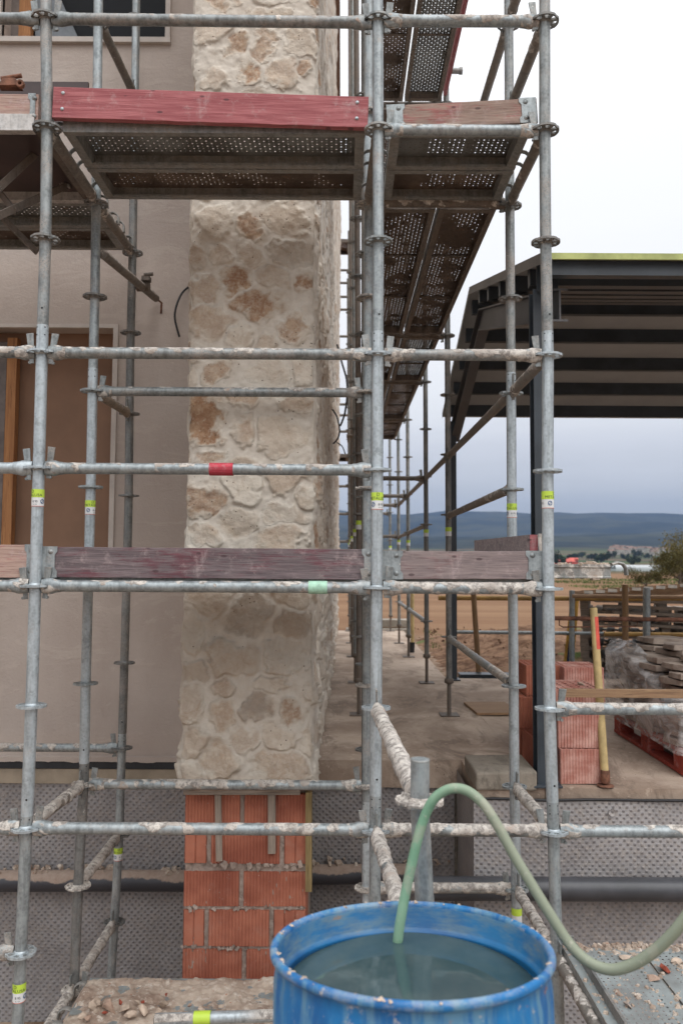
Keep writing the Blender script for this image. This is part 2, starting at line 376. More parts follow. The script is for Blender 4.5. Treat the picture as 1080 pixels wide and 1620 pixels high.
def f_drum(t):
    o = t.coord('Object'); n = t.noise(t.mapv(o, (3, 3, 1.1)), 3, 6, .7); n2 = t.noise(o, 30, 5, .7); n3 = t.noise(t.mapv(o, (9, 9, 1)), 3, 5, .65)
    col = t.mix(t.step(n, .3, .7), (.004, .090, .27), (.008, .17, .41))
    col = t.mix(t.m('MULTIPLY', t.step(n3, .44, .62), .62), col, (.15, .29, .36))
    col = t.mix(t.m('MULTIPLY', t.step(n2, .60, .68), .75), col, (.42, .40, .37))
    x, y, zc = t.sep(o)
    lip = t.m('MULTIPLY', t.step(zc, .738, .752), t.step(t.noise(t.mapv(o, (1, 1, 3)), 16, 6, .75), .44, .58)); col = t.mix(t.m('MULTIPLY', lip, .33), col, (.36, .36, .36))
    col = t.mix(t.m('MULTIPLY', t.step(t.noise(o, 17, 4, .7), .68, .73), .7), col, (.30, .12, .06))
    t.out(col, t.m('ADD', .35, t.m('MULTIPLY', n2, .35)), 0, t.bump(n2, .2, .004))
DRUM = M_('blue_drum', f_drum)
def f_druminner(t):
    o = t.coord('Object'); n2 = t.noise(t.mapv(o, (1, 1, 4)), 12, 5, .7)
    col = t.mix(t.step(t.noise(o, 4, 5, .6), .3, .7), (.004, .075, .22), (.008, .15, .34))
    x, y, zc = t.sep(o); k = t.m('MULTIPLY', t.step(zc, .700, .708), t.step(n2, .36, .64, .05, .60))
    col = t.mix(k, col, (.15, .215, .23)); col = t.mix(t.m('MULTIPLY', t.step(n2, .62, .7), .7), col, (.26, .17, .11))
    t.out(col, .45, 0, t.bump(n2, .2, .004))
DRUMI = M_('blue_drum_inside', f_druminner)
def f_water(t):
    o = t.coord('Object'); n = t.noise(o, 5, 5, .6); n2 = t.noise(o, 9, 2, .4)
    col = t.mix(t.step(n, .35, .7), (.030, .060, .068), (.058, .088, .092))
    t.out(col, .045, 0, t.bump(n2, .22, .006), spec=.6)
WATER = M_('murky_water', f_water)
def f_hose(t):
    o = t.coord('Object'); n = t.noise(o, 6, 5, .65); n2 = t.noise(o, 45, 4, .7)
    col = t.mix(t.step(n, .35, .65), (.13, .27, .17), (.22, .37, .25))
    x, y, zc = t.sep(o); k = t.m('MULTIPLY', t.step(t.m('ADD', x, t.m('MULTIPLY', n, .1)), .24, .42), .8)
    col = t.mix(k, col, (.24, .235, .175)); col = t.mix(t.m('MULTIPLY', t.step(t.noise(o, 14, 5, .7), .52, .62), .45), col, (.33, .32, .25)); col = t.mix(t.m('MULTIPLY', t.step(n2, .6, .7), .6), col, (.42, .40, .33))
    t.out(col, .55, 0, t.bump(n2, .15, .002))
HOSE = M_('green_hose', f_hose)
LIME = M_('sticker_lime', flat((.50, .68, .07), .45, 0, .06))
WHT = M_('sticker_white', flat((.68, .69, .69), .45, 0, .05))
INK = M_('sticker_ink', flat((.02, .022, .03), .5))
INKB = M_('sticker_blue', flat((.03, .09, .22), .5))
INKR = M_('sticker_red', flat((.65, .15, .09), .5))
REDTAPE = M_('red_tape', wood((.45, .30, .28), (.35, .2, .2), (.55, .03, .06), .8))
GREENTAG = M_('green_tag', flat((.36, .58, .44), .6, 0, .25, 30))
LPANEL = M_('roof_insulation_yellow', flat((.42, .46, .18), .8, 0, .25, 6))
CEIL = M_('roof_panel_beige', flat((.34, .345, .35), .7, 0, .10, 1.2, .05))
GLASSD = M_('window_dark', flat((.006, .007, .009), .5, 0, .2, 3, .0, .15))
WFRAME = M_('window_reveal', flat((.50, .45, .41), .8, 0, .1, 6))
BROWNB = M_('brown_board', flat((.225, .128, .080), .75, 0, .12, 2.0, .1))
ORANGEW = M_('stud_orange', wood((.42, .20, .08), (.30, .13, .05), axis=2))
RUST = M_('rusty_steel', flat((.17, .075, .045), .85, 0, .5, 22, .5))
YELLOWT = M_('yellow_rail', flat((.36, .21, .06), .7, 0, .3, 5))
POLEY = M_('prop_yellow', flat((.50, .37, .17), .7, 0, .22, 12, .2))
POLER = M_('prop_red', flat((.62, .09, .06), .7, 0, .2, 12, .2))
ROPEB = M_('blue_plank', flat((.03, .06, .16), .7))
OCH = M_('yellow_plank', flat((.50, .28, .05), .7))
def f_slab_st(t):
    c = t.node('ShaderNodeNewGeometry').outputs['Position']; n = t.noise(c, 6, 5, .6)
    t.out(t.mix(t.step(n, .3, .7), (.20, .15, .12), (.44, .36, .30)), .9, 0, t.bump(t.noise(c, 35, 5, .7), .6, .01))
FLAG = M_('flagstone', f_slab_st)
def f_film(t):
    c = t.node('ShaderNodeNewGeometry').outputs['Position']; n = t.noise(t.mapv(c, (1, 1, 2.2)), 3.2, 5, .6, 2.0)
    a = t.step(n, .35, .65, .16, .62)
    t.out(t.mix(n, (.60, .57, .56), (.86, .84, .83)), .16, 0, t.bump(n, .6, .03), alpha=a, spec=.8)
FILM = M_('plastic_film', f_film)
def f_ground(t):
    c = t.node('ShaderNodeNewGeometry').outputs['Position']; x, y, zc = t.sep(c)
    n = t.noise(c, .05, 6, .6); n2 = t.noise(c, 1.5, 6, .7); f1 = t.noise(t.mapv(c, (.02, .6, 1)), 1.0, 4, .6)
    field = t.mix(t.step(f1, .35, .65), (.165, .092, .052), (.215, .13, .075)); field = t.mix(t.m('MULTIPLY', t.step(n2, .45, .7), .35), field, (.15, .085, .05))
    fl = t.noise(t.mapv(c, (.0022, .0075, 0)), 1.0, 4, .55, .4)
    plain = t.ramp(fl, [(.30, (.03, .042, .022)), (.40, (.11, .075, .045)), (.46, (.06, .09, .032)), (.52, (.03, .036, .02)), (.58, (.14, .095, .06)), (.66, (.025, .038, .02))])
    hill = t.mix(t.step(t.noise(t.mapv(c, (.004, .006, 0)), 1.0, 6, .65), .42, .6), (.006, .012, .012), (.030, .034, .022))
    col = t.mix(t.step(y, 110, 150), field, plain); col = t.mix(t.step(y, 1150, 1700), col, hill)
    near = t.mix(t.step(t.noise(c, 7, 6, .7), .35, .65), (.15, .10, .07), (.30, .22, .16)); col = t.mix(t.step(t.m('ADD', y, t.m('MULTIPLY', n2, 3)), 15.5, 18), near, col)
    t.out(col, .97, 0, t.bump(n2, .5, .08), spec=.1)
GROUND = M_('ground', f_ground)
def f_earth(t):
    c = t.node('ShaderNodeNewGeometry').outputs['Position']; n = t.noise(c, 4, 7, .72); n2 = t.noise(c, 1.2, 5, .6)
    col = t.mix(t.step(n, .35, .65), (.10, .055, .035), (.27, .165, .105))
    col = t.mix(t.m('MULTIPLY', t.step(n2, .56, .64), t.step(t.nz(), .7, .9)), col, (.10, .13, .045))
    t.out(col, .97, 0, t.bump(n, .9, .08), spec=.1)
EARTH = M_('earth', f_earth)
GRASS = M_('grass', flat((.085, .12, .035), .95, 0, .6, .5, .4, .2, .1))
LEAF = M_('shrub_leaves', flat((.085, .075, .025), .9, 0, .5, 1.5, 0, .2))
LEAFG = M_('tree_leaves', flat((.035, .05, .022), .9, 0, .5, .1, 0, .2))
BARK = M_('bark', flat((.08, .06, .045), .95))
HWALL = M_('village_wall', flat((.36, .33, .28), .9, 0, .25, .05))
HROOF = M_('village_roof', flat((.17, .10, .07), .9, 0, .3, .1))
HRED = M_('red_cladding', flat((.50, .09, .06), .8, 0, .2, .1))
GREENH = M_('greenhouse_film', flat((.42, .44, .45), .5, 0, .06, .05))
HWIN = M_('village_window', flat((.03, .035, .04), .3))

# ================================================================== GROUND, TERRAIN
ZS = -1.24            # top of the concrete slabs
def hgt(x, y):
    if y < 100: base = -1.46
    elif y < 300: base = lerp(-1.46, -3.0, (y - 100) / 200)
    elif y < 550: base = lerp(-3, -1, (y - 300) / 250)
    elif y < 1400: base = lerp(-1, 20, ((y - 550) / 850) ** 1.3)
    elif y < 4200: base = 20 + 235 * ((y - 1400) / 2800) ** 1.5
    else: base = 255 + (y - 4200) * .02
    if y > 600:
        k = min(1, (y - 600) / 1800)
        base += k * 60 * mn.fractal(Vector((x * .0009, y * .0011, 3)), .8, 2.1, 5) * min(1, y / 3000)
    return base
ys = [-60, -20, 0, 5.40, 5.405] + list(np.geomspace(6, 120, 40)) + list(np.geomspace(126, 5200, 150))
xs = sorted(set([0.0] + [s_ * v for v in np.geomspace(1.2, 6000, 75) for s_ in (-1, 1)]))
mb = MB(); nx = len(xs)
vs = [(x, y, (-2.85 if y <= 5.401 else hgt(x, y))) for y in ys for x in xs]
fs = [(j * nx + i, j * nx + i + 1, (j + 1) * nx + i + 1, (j + 1) * nx + i) for j in range(len(ys) - 1) for i in range(nx - 1)]
mb.add(vs, fs, None, True); struct('ground', mb, GROUND, 'ploughed plain rising into blue hills', 'ground')

# concrete slabs (structure) with a rough cast edge
def slab_mesh(x0, x1, y0, y1, z1, th, nx, ny):
    m = MB(); vs = []; fs = []
    X = np.linspace(x0, x1, nx); Yv = np.linspace(y0, y1, ny)
    for j, y in enumerate(Yv):
        for i, x in enumerate(X):
            e = -.012 * mn.noise(Vector((x * 5, 0, z1))) if j == 0 else 0
            vs.append((x, y + e, z1 + .006 * mn.noise(Vector((x * 2.3, y * 2.3, 1)))))
    fs = [(j * nx + i, j * nx + i + 1, (j + 1) * nx + i + 1, (j + 1) * nx + i) for j in range(ny - 1) for i in range(nx - 1)]
    m.add(vs, fs, None, True)
    ed = [vs[i] for i in range(nx)]; m.add(ed + [(p[0], p[1], z1 - th) for p in ed], [(i, nx + i, nx + i + 1, i + 1) for i in range(nx - 1)])
    for side in (0, nx - 1):
        ed = [vs[j * nx + side] for j in range(ny)]
        m.add(ed + [(p[0], p[1], z1 - th) for p in ed], [(i, i + 1, ny + i + 1, ny + i) for i in range(ny - 1)])
    ed = [vs[(ny - 1) * nx + i] for i in range(nx)]; m.add(ed + [(p[0], p[1], z1 - th) for p in ed], [(i, i + 1, nx + i + 1, nx + i) for i in range(nx - 1)])
    return m
struct('path', slab_mesh(-.30, 1.13, 5.02, 14.3, ZS, .17, 30, 120), CONC, 'concrete path slab along the side of the stone house', 'path')
struct('slab_corner', slab_mesh(.76, 1.13, 4.44, 5.012, ZS - .002, .17, 10, 12), CONC, 'concrete slab corner joining path and canopy floor', 'slab')
struct('floor', slab_mesh(1.135, 9.0, 4.44, 8.55, ZS - .004, .17, 120, 50), CONC, 'concrete slab under the steel canopy', 'floor')
mb = MB()
mb.box((.92, 4.62, -1.205), (.34, .40, .10), jit=.005)
tag(mb.build('concrete_kerb_block', CONCB, bevel=.012), 'rough concrete block at the inner corner of the slab edge', 'block')
# foundation walls with the dimpled membrane
t = thing('foundation_wall', 'foundation wall wrapped in grey dimpled drainage membrane under the house', 'wall', (0, 5.1, -2.85))
def wavy(a, b, z0, z1, n, amp=.008):
    m = MB(); a = Vector(a); b = Vector(b); nz = 10; vs = []; nrm = (b - a).cross(Vector((0, 0, 1))).normalized()
    for j in range(nz + 1):
        for i in range(n + 1):
            p = a.lerp(b, i / n); p.z = lerp(z0, z1, j / nz)
            e = amp * mn.noise(Vector((p.x * 2.2, p.y * 2.2, p.z * 2.5))) * 2
            if j == nz: p.z += .006 * mn.noise(p * 6)
            vs.append(p + nrm * (e + .005))
    m.add(vs, [(j * (n + 1) + i, j * (n + 1) + i + 1, (j + 1) * (n + 1) + i + 1, (j + 1) * (n + 1) + i) for j in range(nz) for i in range(n)], None, True)
    return m
def local(mb, o): # shift a builder's vertices into the frame of an unrotated parent
    L = o.location; mb.v = [(p[0] - L[0], p[1] - L[1], p[2] - L[2]) for p in mb.v]; return mb
mb = MB(); mb.span((-8, 5.08, -2.85), (.74, 5.30, -1.30)); local(mb, t).build('concrete_core', CONCB, t)
local(wavy((-8, 5.06, 0), (.72, 5.06, 0), -2.85, -1.40, 90), t).build('membrane', MEMB, t)
mb = MB(); mb.span((-8, 5.035, -1.40), (-.86, 5.09, -1.31)); local(mb, t).build('render_band', M_('lower_render', flat((.30, .25, .19), .9, 0, .2, 5)), t)
t2 = thing('foundation_wall', 'foundation wall of the canopy slab behind the right scaffold, covered by light dusty membrane', 'wall', (3, 4.4, -2.85))
mb = MB(); mb.span((.77, 4.46, -2.85), (9, 4.6, -1.42)); mb.span((.77, 4.6, -2.85), (.95, 5.015, -1.42)); local(mb, t2).build('concrete_core', CONCB, t2)
MEMBL = M_('dimpled_membrane_light', lambda n: (f_membrane(n)))
for nd in MEMBL.node_tree.nodes:
    if nd.type == 'MIX' and nd.data_type == 'RGBA':
        for q in (6, 7):
            if not nd.inputs[q].is_linked:
                cc = nd.inputs[q].default_value; nd.inputs[q].default_value = [min(1, cc[i] * 1.2) for i in range(3)] + [1]
local(wavy((.735, 5.04, 0), (.735, 4.425, 0), -2.85, -1.295, 12), t2).build('membrane', MEMBL, t2)
local(wavy((.735, 4.425, 0), (9, 4.425, 0), -2.85, -1.305, 90), t2).build('membrane', MEMBL, t2)
mb = MB(); mb.sweep([(x, 4.415 + .004 * math.sin(x * 9), -1.300 + .008 * mn.noise(Vector((x * 4, 0, 0)))) for x in np.linspace(.74, 9, 80)], .008, 6); local(mb, t2).build('membrane_edge', BLACK, t2)
mb = MB(); p = at(967, 1285, 4.41); mb.lathe((p.x, 4.405, p.z), [(0, .0), (.018, 0), (.020, .004)], 20, M=Matrix.Rotation(math.pi / 2, 3, 'X')); local(mb, t2).build('fixing_washer', MEMBL, t2)
# drain pipes along the foundation
z = at(60, 1397, 4.93).z
tag(MB().sweep([(-8, 4.97, z - .06), (-1.5, 4.97, z), (-.86, 4.97, z + .004)], .062, 24).build('drain_pipe', PIPED), 'black drain pipe with dirt on top along the membrane left of the brick pillar', 'pipe')
z2 = at(600, 1388, 4.9).z
tag(MB().sweep([(-.18, 4.96, z2 - .01), (.45, 4.96, z2)], .058, 20).sweep([(.43, 4.96, z2), (.52, 4.96, z2)], .066, 20).build('drain_pipe', PIPED), 'dusty drain pipe length between the brick pillar and the inner corner', 'pipe')
z3 = at(960, 1408, 4.33).z
tag(MB().sweep([(.5, 4.34, z3), (1.95, 4.34, z3), (2.0, 4.34, z3)], .061, 24).sweep([(1.98, 4.34, z3), (6, 4.34, z3)], .068, 24).build('drain_pipe', PIPE), 'clean dark grey drain pipe crossing the light membrane at right', 'pipe')
mb = MB()
for i in range(150):
    x = rnd.uniform(-3.2, .7); r = rnd.uniform(.006, .03) * rnd.random() ** .4
    if -.86 < x < -.17: continue
    c = Vector((x, 4.985 + rnd.uniform(-.05, .05), (z if x < -.8 else z2) + .055 + r * .3)); mb.box(c, (r * 2, r * 1.6, r), Matrix.Rotation(rnd.uniform(0, 3), 3, Vector((rnd.random(), rnd.random(), 1)).normalized()), (.7, .6), r * .3)
tag(mb.build('fallen_mortar', RUB), 'crumbs of mortar lying on the drain pipes', 'rubble', None, 'stuff')

# ================================================================== HOUSE
YW, YP = 5.06, 4.15
PX0, PX1 = at(289, 900, YP).x, at(497, 900, YP).x     # stone pier, left and right faces
H = thing('house', 'rendered house with a rubble stone corner pier, windows boarded up', 'house', (-3, 9, -1.3))
# windows: (x0,x1,z0,z1)
W1 = (-4.2, at(181, 700, YW).x, at(100, 890, YW).z, at(100, 516, YW).z)
W2 = (at(4, 40, YW).x, at(263, 40, YW).x, at(100, 62, YW).z, 4.75)
xs_ = sorted([-8, W1[0], W1[1], W2[0], W2[1], PX0 + .02]); zs_ = sorted([-1.31 + .04, W1[2], W1[3], W2[2], W2[3], 6.4])
mb = MB()
for i in range(len(xs_) - 1):
    for j in range(len(zs_) - 1):
        cx, cz = (xs_[i] + xs_[i + 1]) / 2, (zs_[j] + zs_[j + 1]) / 2
        if any(a < cx < b and c < cz < d for a, b, c, d in (W1, W2)): continue
        if cx > W1[1] + .3 and False: continue
        mb.add([(xs_[i], YW, zs_[j]), (xs_[i + 1], YW, zs_[j]), (xs_[i + 1], YW, zs_[j + 1]), (xs_[i], YW, zs_[j + 1])], [(0, 1, 2, 3)])
mb.add([(-8, YW, -1.3), (-8, 14, -1.3), (-8, 14, 6.4), (-8, YW, 6.4)], [(0, 3, 2, 1)]); mb.add([(-8, 14, -1.3), (-.1, 14, -1.3), (-.1, 14, 6.4), (-8, 14, 6.4)], [(0, 3, 2, 1)])
local(mb, H).build('wall', STUCCO, H)
def reveal(Wn, dep, mat):
    a, b, c, d = Wn; m = MB()
    for q in ([(a, YW, c), (a, YW + dep, c), (a, YW + dep, d), (a, YW, d)], [(b, YW, c), (b, YW, d), (b, YW + dep, d), (b, YW + dep, c)],
              [(a, YW, d), (a, YW + dep, d), (b, YW + dep, d), (b, YW, d)], [(a, YW, c), (b, YW, c), (b, YW + dep, c), (a, YW + dep, c)]): m.add(q, [(0, 1, 2, 3)])
    return m
wn = thing('window', None, None, (W1[1] - H.location.x, YW - H.location.y, W1[2] - H.location.z)); wn.parent = H; wn['label'] = 'window opening closed with brown board behind an orange stud'
Wl = Vector(H.location) + Vector(wn.location)
def wl(m): m.v = [(p[0] - Wl.x, p[1] - Wl.y, p[2] - Wl.z) for p in m.v]; return m
wl(reveal(W1, .22, STUCCO)).build('reveal', STUCCO, wn)
mb = MB(); mb.span((W1[0], YW + .17, W1[2]), (W1[1], YW + .2, W1[3])); wl(mb).build('board', BROWNB, wn)
x_ = at(17, 700, YW + .12).x; mb = MB(); mb.span((x_ - .032, YW + .10, W1[2]), (x_ + .032, YW + .16, W1[3] - .05)); wl(mb).build('stud', ORANGEW, wn)
mb = MB(); mb.span((x_ - .5, YW + .10, W1[2]), (x_ - .034, YW + .165, W1[3] - .08)); wl(mb).build('grey_panel', M_('grey_panel', flat((.14, .115, .105), .7)), wn)
mb = MB(); mb.span((W1[1] - .02, YW - .012, W1[2]), (W1[1] + .012, YW + .02, W1[3] + .012)); mb.span((W1[0], YW - .0115, W1[3] - .012), (W1[1] - .02, YW + .02, W1[3] + .012)); wl(mb).build('frame', WFRAME, wn)
wn = thing('window', None, None, (W2[1] - H.location.x, YW - H.location.y, W2[2] - H.location.z)); wn.parent = H; wn['label'] = 'dark upper window with pale frame'
Wl = Vector(H.location) + Vector(wn.location)
wl(reveal(W2, .25, STUCCO)).build('reveal', STUCCO, wn)
mb = MB(); mb.span((W2[0], YW + .2, W2[2]), (W2[1], YW + .22, W2[3])); wl(mb).build('pane', GLASSD, wn)
mb = MB(); mb.span((at(33, 40, YW + .15).x, YW + .12, W2[2]), (at(52, 40, YW + .15).x, YW + .17, W2[3])); wl(mb).build('stud', ORANGEW, wn)
mb = MB(); mb.span((W2[0], YW + .13, W2[2]), (at(32, 40, YW + .15).x, YW + .18, W2[3])); wl(mb).build('grey_panel', M_('grey_panel_b', flat((.16, .13, .115), .7)), wn)
a_, b_, c_ = at(56, 64, YW + .16), at(126, 64, YW + .16), at(88, -20, YW + .16)
mb = MB(); mb.add([a_, b_, c_, at(56, -20, YW + .16)], [(0, 1, 2, 3)]); mb.add([p + Vector((0, .01, 0)) for p in (a_, b_, c_, at(56, -20, YW + .16))], [(3, 2, 1, 0)]); wl(mb).build('sky_reflection', M_('reflection_grey', flat((.12, .135, .15), .3)), wn)  # grey quad painting the sky's reflection on the upper window glass
mb = MB()
for (a, b) in (((W2[0] - .035, YW - .03, W2[2] - .035), (W2[1] + .035, YW + .03, W2[2])), ((W2[1], YW - .028, W2[2]), (W2[1] + .033, YW + .03, W2[3])), ((W2[0] - .033, YW - .028, W2[2]), (W2[0], YW + .03, W2[3]))): mb.span(a, b)
wl(mb).build('frame', WFRAME, wn)
mb = MB(); mb.span((-8, YW - .03, -1.306), (PX0 + .03, YW + .03, -1.262)); local(mb, H).build('base_profile', STRIP, H)
mb = MB(); mb.span((-8.5, 4.2, 6.4), (-.06, 14.05, 6.5)); mb.add([(-8.6, 4.18, 6.502), (-.05, 4.18, 6.502), (-.05, 14.06, 6.502), (-8.6, 14.06, 6.502), (-4, 9.5, 8.4)], [(0, 1, 4), (1, 2, 4), (2, 3, 4), (3, 0, 4)]); local(mb, H).build('roof', HROOF, H)
# torn render along the base profile
mb = MB(); pts = np.linspace(-3.2, PX0, 120); v = []
for x in pts:
    v += [(x, YW - .034, -1.235), (x, YW - .036, -1.262 - .022 * max(0, mn.noise(Vector((x * 7, 1, 0))) + .35 * mn.noise(Vector((x * 31, 1, 0)))))]
mb.add(v, [(2 * i, 2 * i + 1, 2 * i + 3, 2 * i + 2) for i in range(len(pts) - 1)]); mb.add([(p[0], p[1] + .034, p[2]) for p in v[::2]] + list(v[::2]), [(i, i + 1, len(pts) + i + 1, len(pts) + i) for i in range(len(pts) - 1)])
local(mb, H).build('render_edge', STUCCO, H)

# stone pier and side wall: one relief mesh, stones domed and half buried in mortar
ST = [(372,72,17,20,.8,0),(418,75,20,23,.65,0),(395,118,17,22,.95,0),(447,120,30,25,.5,0),(482,110,13,17,.8,0),(475,70,28,24,.15,0),(335,125,22,14,.35,0),(335,45,28,22,.3,0),(350,8,22,12,.6,0),(430,25,28,14,.25,0),
(400,362,25,21,.85,0),(345,350,28,22,.15,.1),(312,405,18,16,.5,.25),(462,398,33,24,.15,.45),(368,443,25,23,1,0),(478,443,14,17,1,0),(402,484,35,24,1,.1),(325,458,26,22,.55,.1),(335,506,36,26,.45,0),(465,520,28,20,.8,0),(430,440,28,18,.3,.1),(395,405,24,20,.3,.15),(450,345,34,20,.2,0),(350,400,16,16,.3,0),(420,540,16,14,.3,0),(375,530,20,18,.1,0),
(340,592,22,18,.7,0),(430,590,30,22,.15,0),(318,662,28,37,1.3,0),(385,632,26,13,.7,0),(386,682,19,22,.45,0),(475,635,24,16,.45,0),(440,690,36,24,.12,0),(480,590,20,26,.2,0),(300,600,14,16,.1,0),
(332,722,22,14,.7,0),(326,797,33,24,.85,.15),(385,770,24,26,.1,0),(455,758,36,22,.35,0),(450,812,34,22,.2,.1),(380,825,30,20,.12,.1),(325,848,24,16,.35,.1),(440,850,36,18,.35,.1),(480,790,16,24,.15,0),(390,740,26,16,.3,0),
(402,970,36,32,.25,.5),(330,945,36,26,.15,.1),(300,985,20,34,.1,.1),(462,985,32,24,.25,.35),(450,940,30,20,.15,.1),(365,1045,40,28,.25,.15),(450,1040,36,26,.2,.2),(405,1120,21,19,.3,.7),(460,1125,20,19,.8,.2),(350,1128,21,27,.5,0),(300,1115,20,32,.4,.1),(352,1080,20,14,.4,0),(430,1075,28,16,.15,.1),(310,1060,24,20,.2,.2),(380,1178,22,18,.4,.15),(345,1205,28,24,.4,0),(448,1212,40,26,.5,.05),(305,1180,20,18,.2,0),(303,1220,16,22,.2,0),(440,1170,30,18,.15,0),(485,1180,14,30,.1,0)]
Lf = YW - YP; Wf = PX1 - PX0; Ls = 9.9
seeds = []
for (px, py, rx, ry, tn, gr) in ST:
    p = at(px, py, YP); k = YP / F_PX; seeds.append((p.x - PX0, p.z, rx * k * 1.05, ry * k * 1.05, tn, gr))
r2 = random.Random(3)
for tries in range(9000):
    s_ = r2.uniform(-Lf, Wf + Ls); z_ = r2.uniform(-1.3, 6.5)
    if any(abs(s_ - q[0]) < (q[2] + .075) and abs(z_ - q[1]) < (q[3] + .06) for q in seeds): continue
    if 0 < s_ < Wf and z_ < 3.6:
        tn = r2.choice((0, .1, .2, .35))
    else: tn = r2.choice((0, .1, .3, .5, .8, 1.0))
    seeds.append((s_, z_, r2.uniform(.06, .13), r2.uniform(.05, .09), tn, r2.choice((0, 0, .1, .3))))
SD = np.array(seeds)
sv = np.concatenate([np.linspace(-Lf, -.05, 24, endpoint=False), np.linspace(-.05, Wf + .06, 118, endpoint=False), np.linspace(Wf + .06, Wf + 1.6, 70, endpoint=False), np.linspace(Wf + 1.6, Wf + Ls, 130)])
z0_ = -1.175; zv = np.concatenate([np.linspace(z0_, 3.35, 560, endpoint=False), np.linspace(3.35, 6.4, 90)])
SG, ZG = np.meshgrid(sv, zv); P = np.stack([SG.ravel(), ZG.ravel()], 1)
def vnoise(P, sc, seed):
    q = P * sc + seed * 17.3; i = np.floor(q).astype(np.int64); f = q - i; f = f * f * (3 - 2 * f)
    def hsh(a, b):
        n = (a * 374761393 + b * 668265263 + seed * 1442695041) & 0xffffffff
        n = ((n ^ (n >> 13)) * 1274126177) & 0xffffffff; return ((n ^ (n >> 16)) & 0xffff) / 65535.0
    a = hsh(i[:, 0], i[:, 1]); b = hsh(i[:, 0] + 1, i[:, 1]); c = hsh(i[:, 0], i[:, 1] + 1); d = hsh(i[:, 0] + 1, i[:, 1] + 1)
    return (a * (1 - f[:, 0]) + b * f[:, 0]) * (1 - f[:, 1]) + (c * (1 - f[:, 0]) + d * f[:, 0]) * f[:, 1] - .5
def fbm(P, sc, seed, o=4):
    return sum(vnoise(P, sc * 2 ** k, seed + k) / 1.9 ** k for k in range(o))
Wp = P + .05 * np.stack([fbm(P, 9, 11), fbm(P, 9, 31)], 1)
D1 = np.full(len(P), 9.); D2 = D1.copy(); ID = np.zeros(len(P), int)
for a in range(0, len(P), 20000):
    q = Wp[a:a + 20000]; smin, smax = q[:, 0].min(), q[:, 0].max(); zmin, zmax = q[:, 1].min(), q[:, 1].max()
    sel = np.where((SD[:, 1] > zmin - .6) & (SD[:, 1] < zmax + .6))[0]; sd = SD[sel]
    d = np.sqrt(((q[:, None, 0] - sd[None, :, 0]) / sd[None, :, 2]) ** 2 + ((q[:, None, 1] - sd[None, :, 1]) / sd[None, :, 3]) ** 2)
    o2 = np.argpartition(d, 1, axis=1)[:, :2]; dd = np.take_along_axis(d, o2, 1); fl = dd[:, 0] > dd[:, 1]
    ID[a:a + 20000] = sel[np.where(fl, o2[:, 1], o2[:, 0])]; D1[a:a + 20000] = dd.min(1); D2[a:a + 20000] = dd.max(1)
sst = lambda x, a, b: (lambda t: t * t * (3 - 2 * t))(np.clip((x - a) / (b - a), 0, 1))
ragg = fbm(P, 26, 5)
mask = sst(D2 - D1 + .38 * ragg, .06, .46) * (1 - sst(D1 + .6 * ragg, .95, 1.42))
tanm = (1 - sst(D1 + .75 * ragg, .62, 1.12)) * sst(D2 - D1, .02, .3)
ids = ID.astype(float); tilt = np.sin(ids * 12.9) * (Wp[:, 0] - SD[ID, 0]) + np.cos(ids * 7.7) * (Wp[:, 1] - SD[ID, 1])
rough_low = .45 + .45 * sst(-P[:, 1], -.9, .2)
hh = (mask * (.009 + .011 * np.sin(ids * 5.3)) + .20 * tilt * mask) * rough_low + .018 * fbm(P, 6, 71) * rough_low + .010 * np.abs(fbm(P, 13, 44)) + .007 * fbm(P, 30, 91) + .03 * fbm(P, 1.3, 55, 2)
inset = -.008 * tanm * (SD[ID, 4] > .5); hh = hh + inset
# base surface from the run along the faces, corners rounded
s = P[:, 0]; rc = .035
bx = np.where(s < 0, PX0, np.where(s > Wf, PX1 + (s - Wf) * .0085, PX0 + s)); by = np.where(s < 0, YP - s, np.where(s > Wf, YP + (s - Wf), YP))
ang = np.where(s < 0, 0, 0.); k1 = sst(s, -rc, rc); k2 = sst(s, Wf - rc, Wf + rc)
nxn = -(1 - k1) + k2; nyn = -(k1 * (1 - k2)); ln = np.sqrt(nxn ** 2 + nyn ** 2) + 1e-6; nxn /= ln; nyn /= ln
rnd_in = -.022 * (np.exp(-(s / rc) ** 2) + np.exp(-((s - Wf) / rc) ** 2))
VX = bx + nxn * (hh + rnd_in); VY = by + nyn * (hh + rnd_in); VZ = P[:, 1].copy()
nS, nZ = len(sv), len(zv)
VZ[:nS] += .012 * fbm(P[:nS], 12, 3)
# bottom lip folds back under the stone
lipx = VX[:nS]; lipy = np.where(s[:nS] < 0, VY[:nS], VY[:nS] + .22 * ((s[:nS] > 0) & (s[:nS] < Wf))); lipx = np.where(s[:nS] <= 0, VX[:nS] + .2, np.where(s[:nS] >= Wf, VX[:nS] - .2, lipx))
V = np.concatenate([np.stack([lipx, lipy, VZ[:nS]], 1), np.stack([VX, VY, VZ], 1)]) - np.array(H.location)[None, :]
nZ += 1
I, J = np.meshgrid(np.arange(nS - 1), np.arange(nZ - 1)); i0 = (J * nS + I).ravel()
Fq = np.stack([i0, i0 + 1, i0 + nS + 1, i0 + nS], 1)
me = bpy.data.meshes.new('stone_cladding'); me.vertices.add(len(V)); me.vertices.foreach_set('co', V.ravel().astype(np.float32))
me.loops.add(Fq.size); me.loops.foreach_set('vertex_index', Fq.ravel().astype(np.int32)); me.polygons.add(len(Fq))
me.polygons.foreach_set('loop_start', np.arange(0, Fq.size, 4, dtype=np.int32)); me.update(calc_edges=True); me.validate()
me.polygons.foreach_set('use_smooth', np.ones(len(me.polygons), bool))
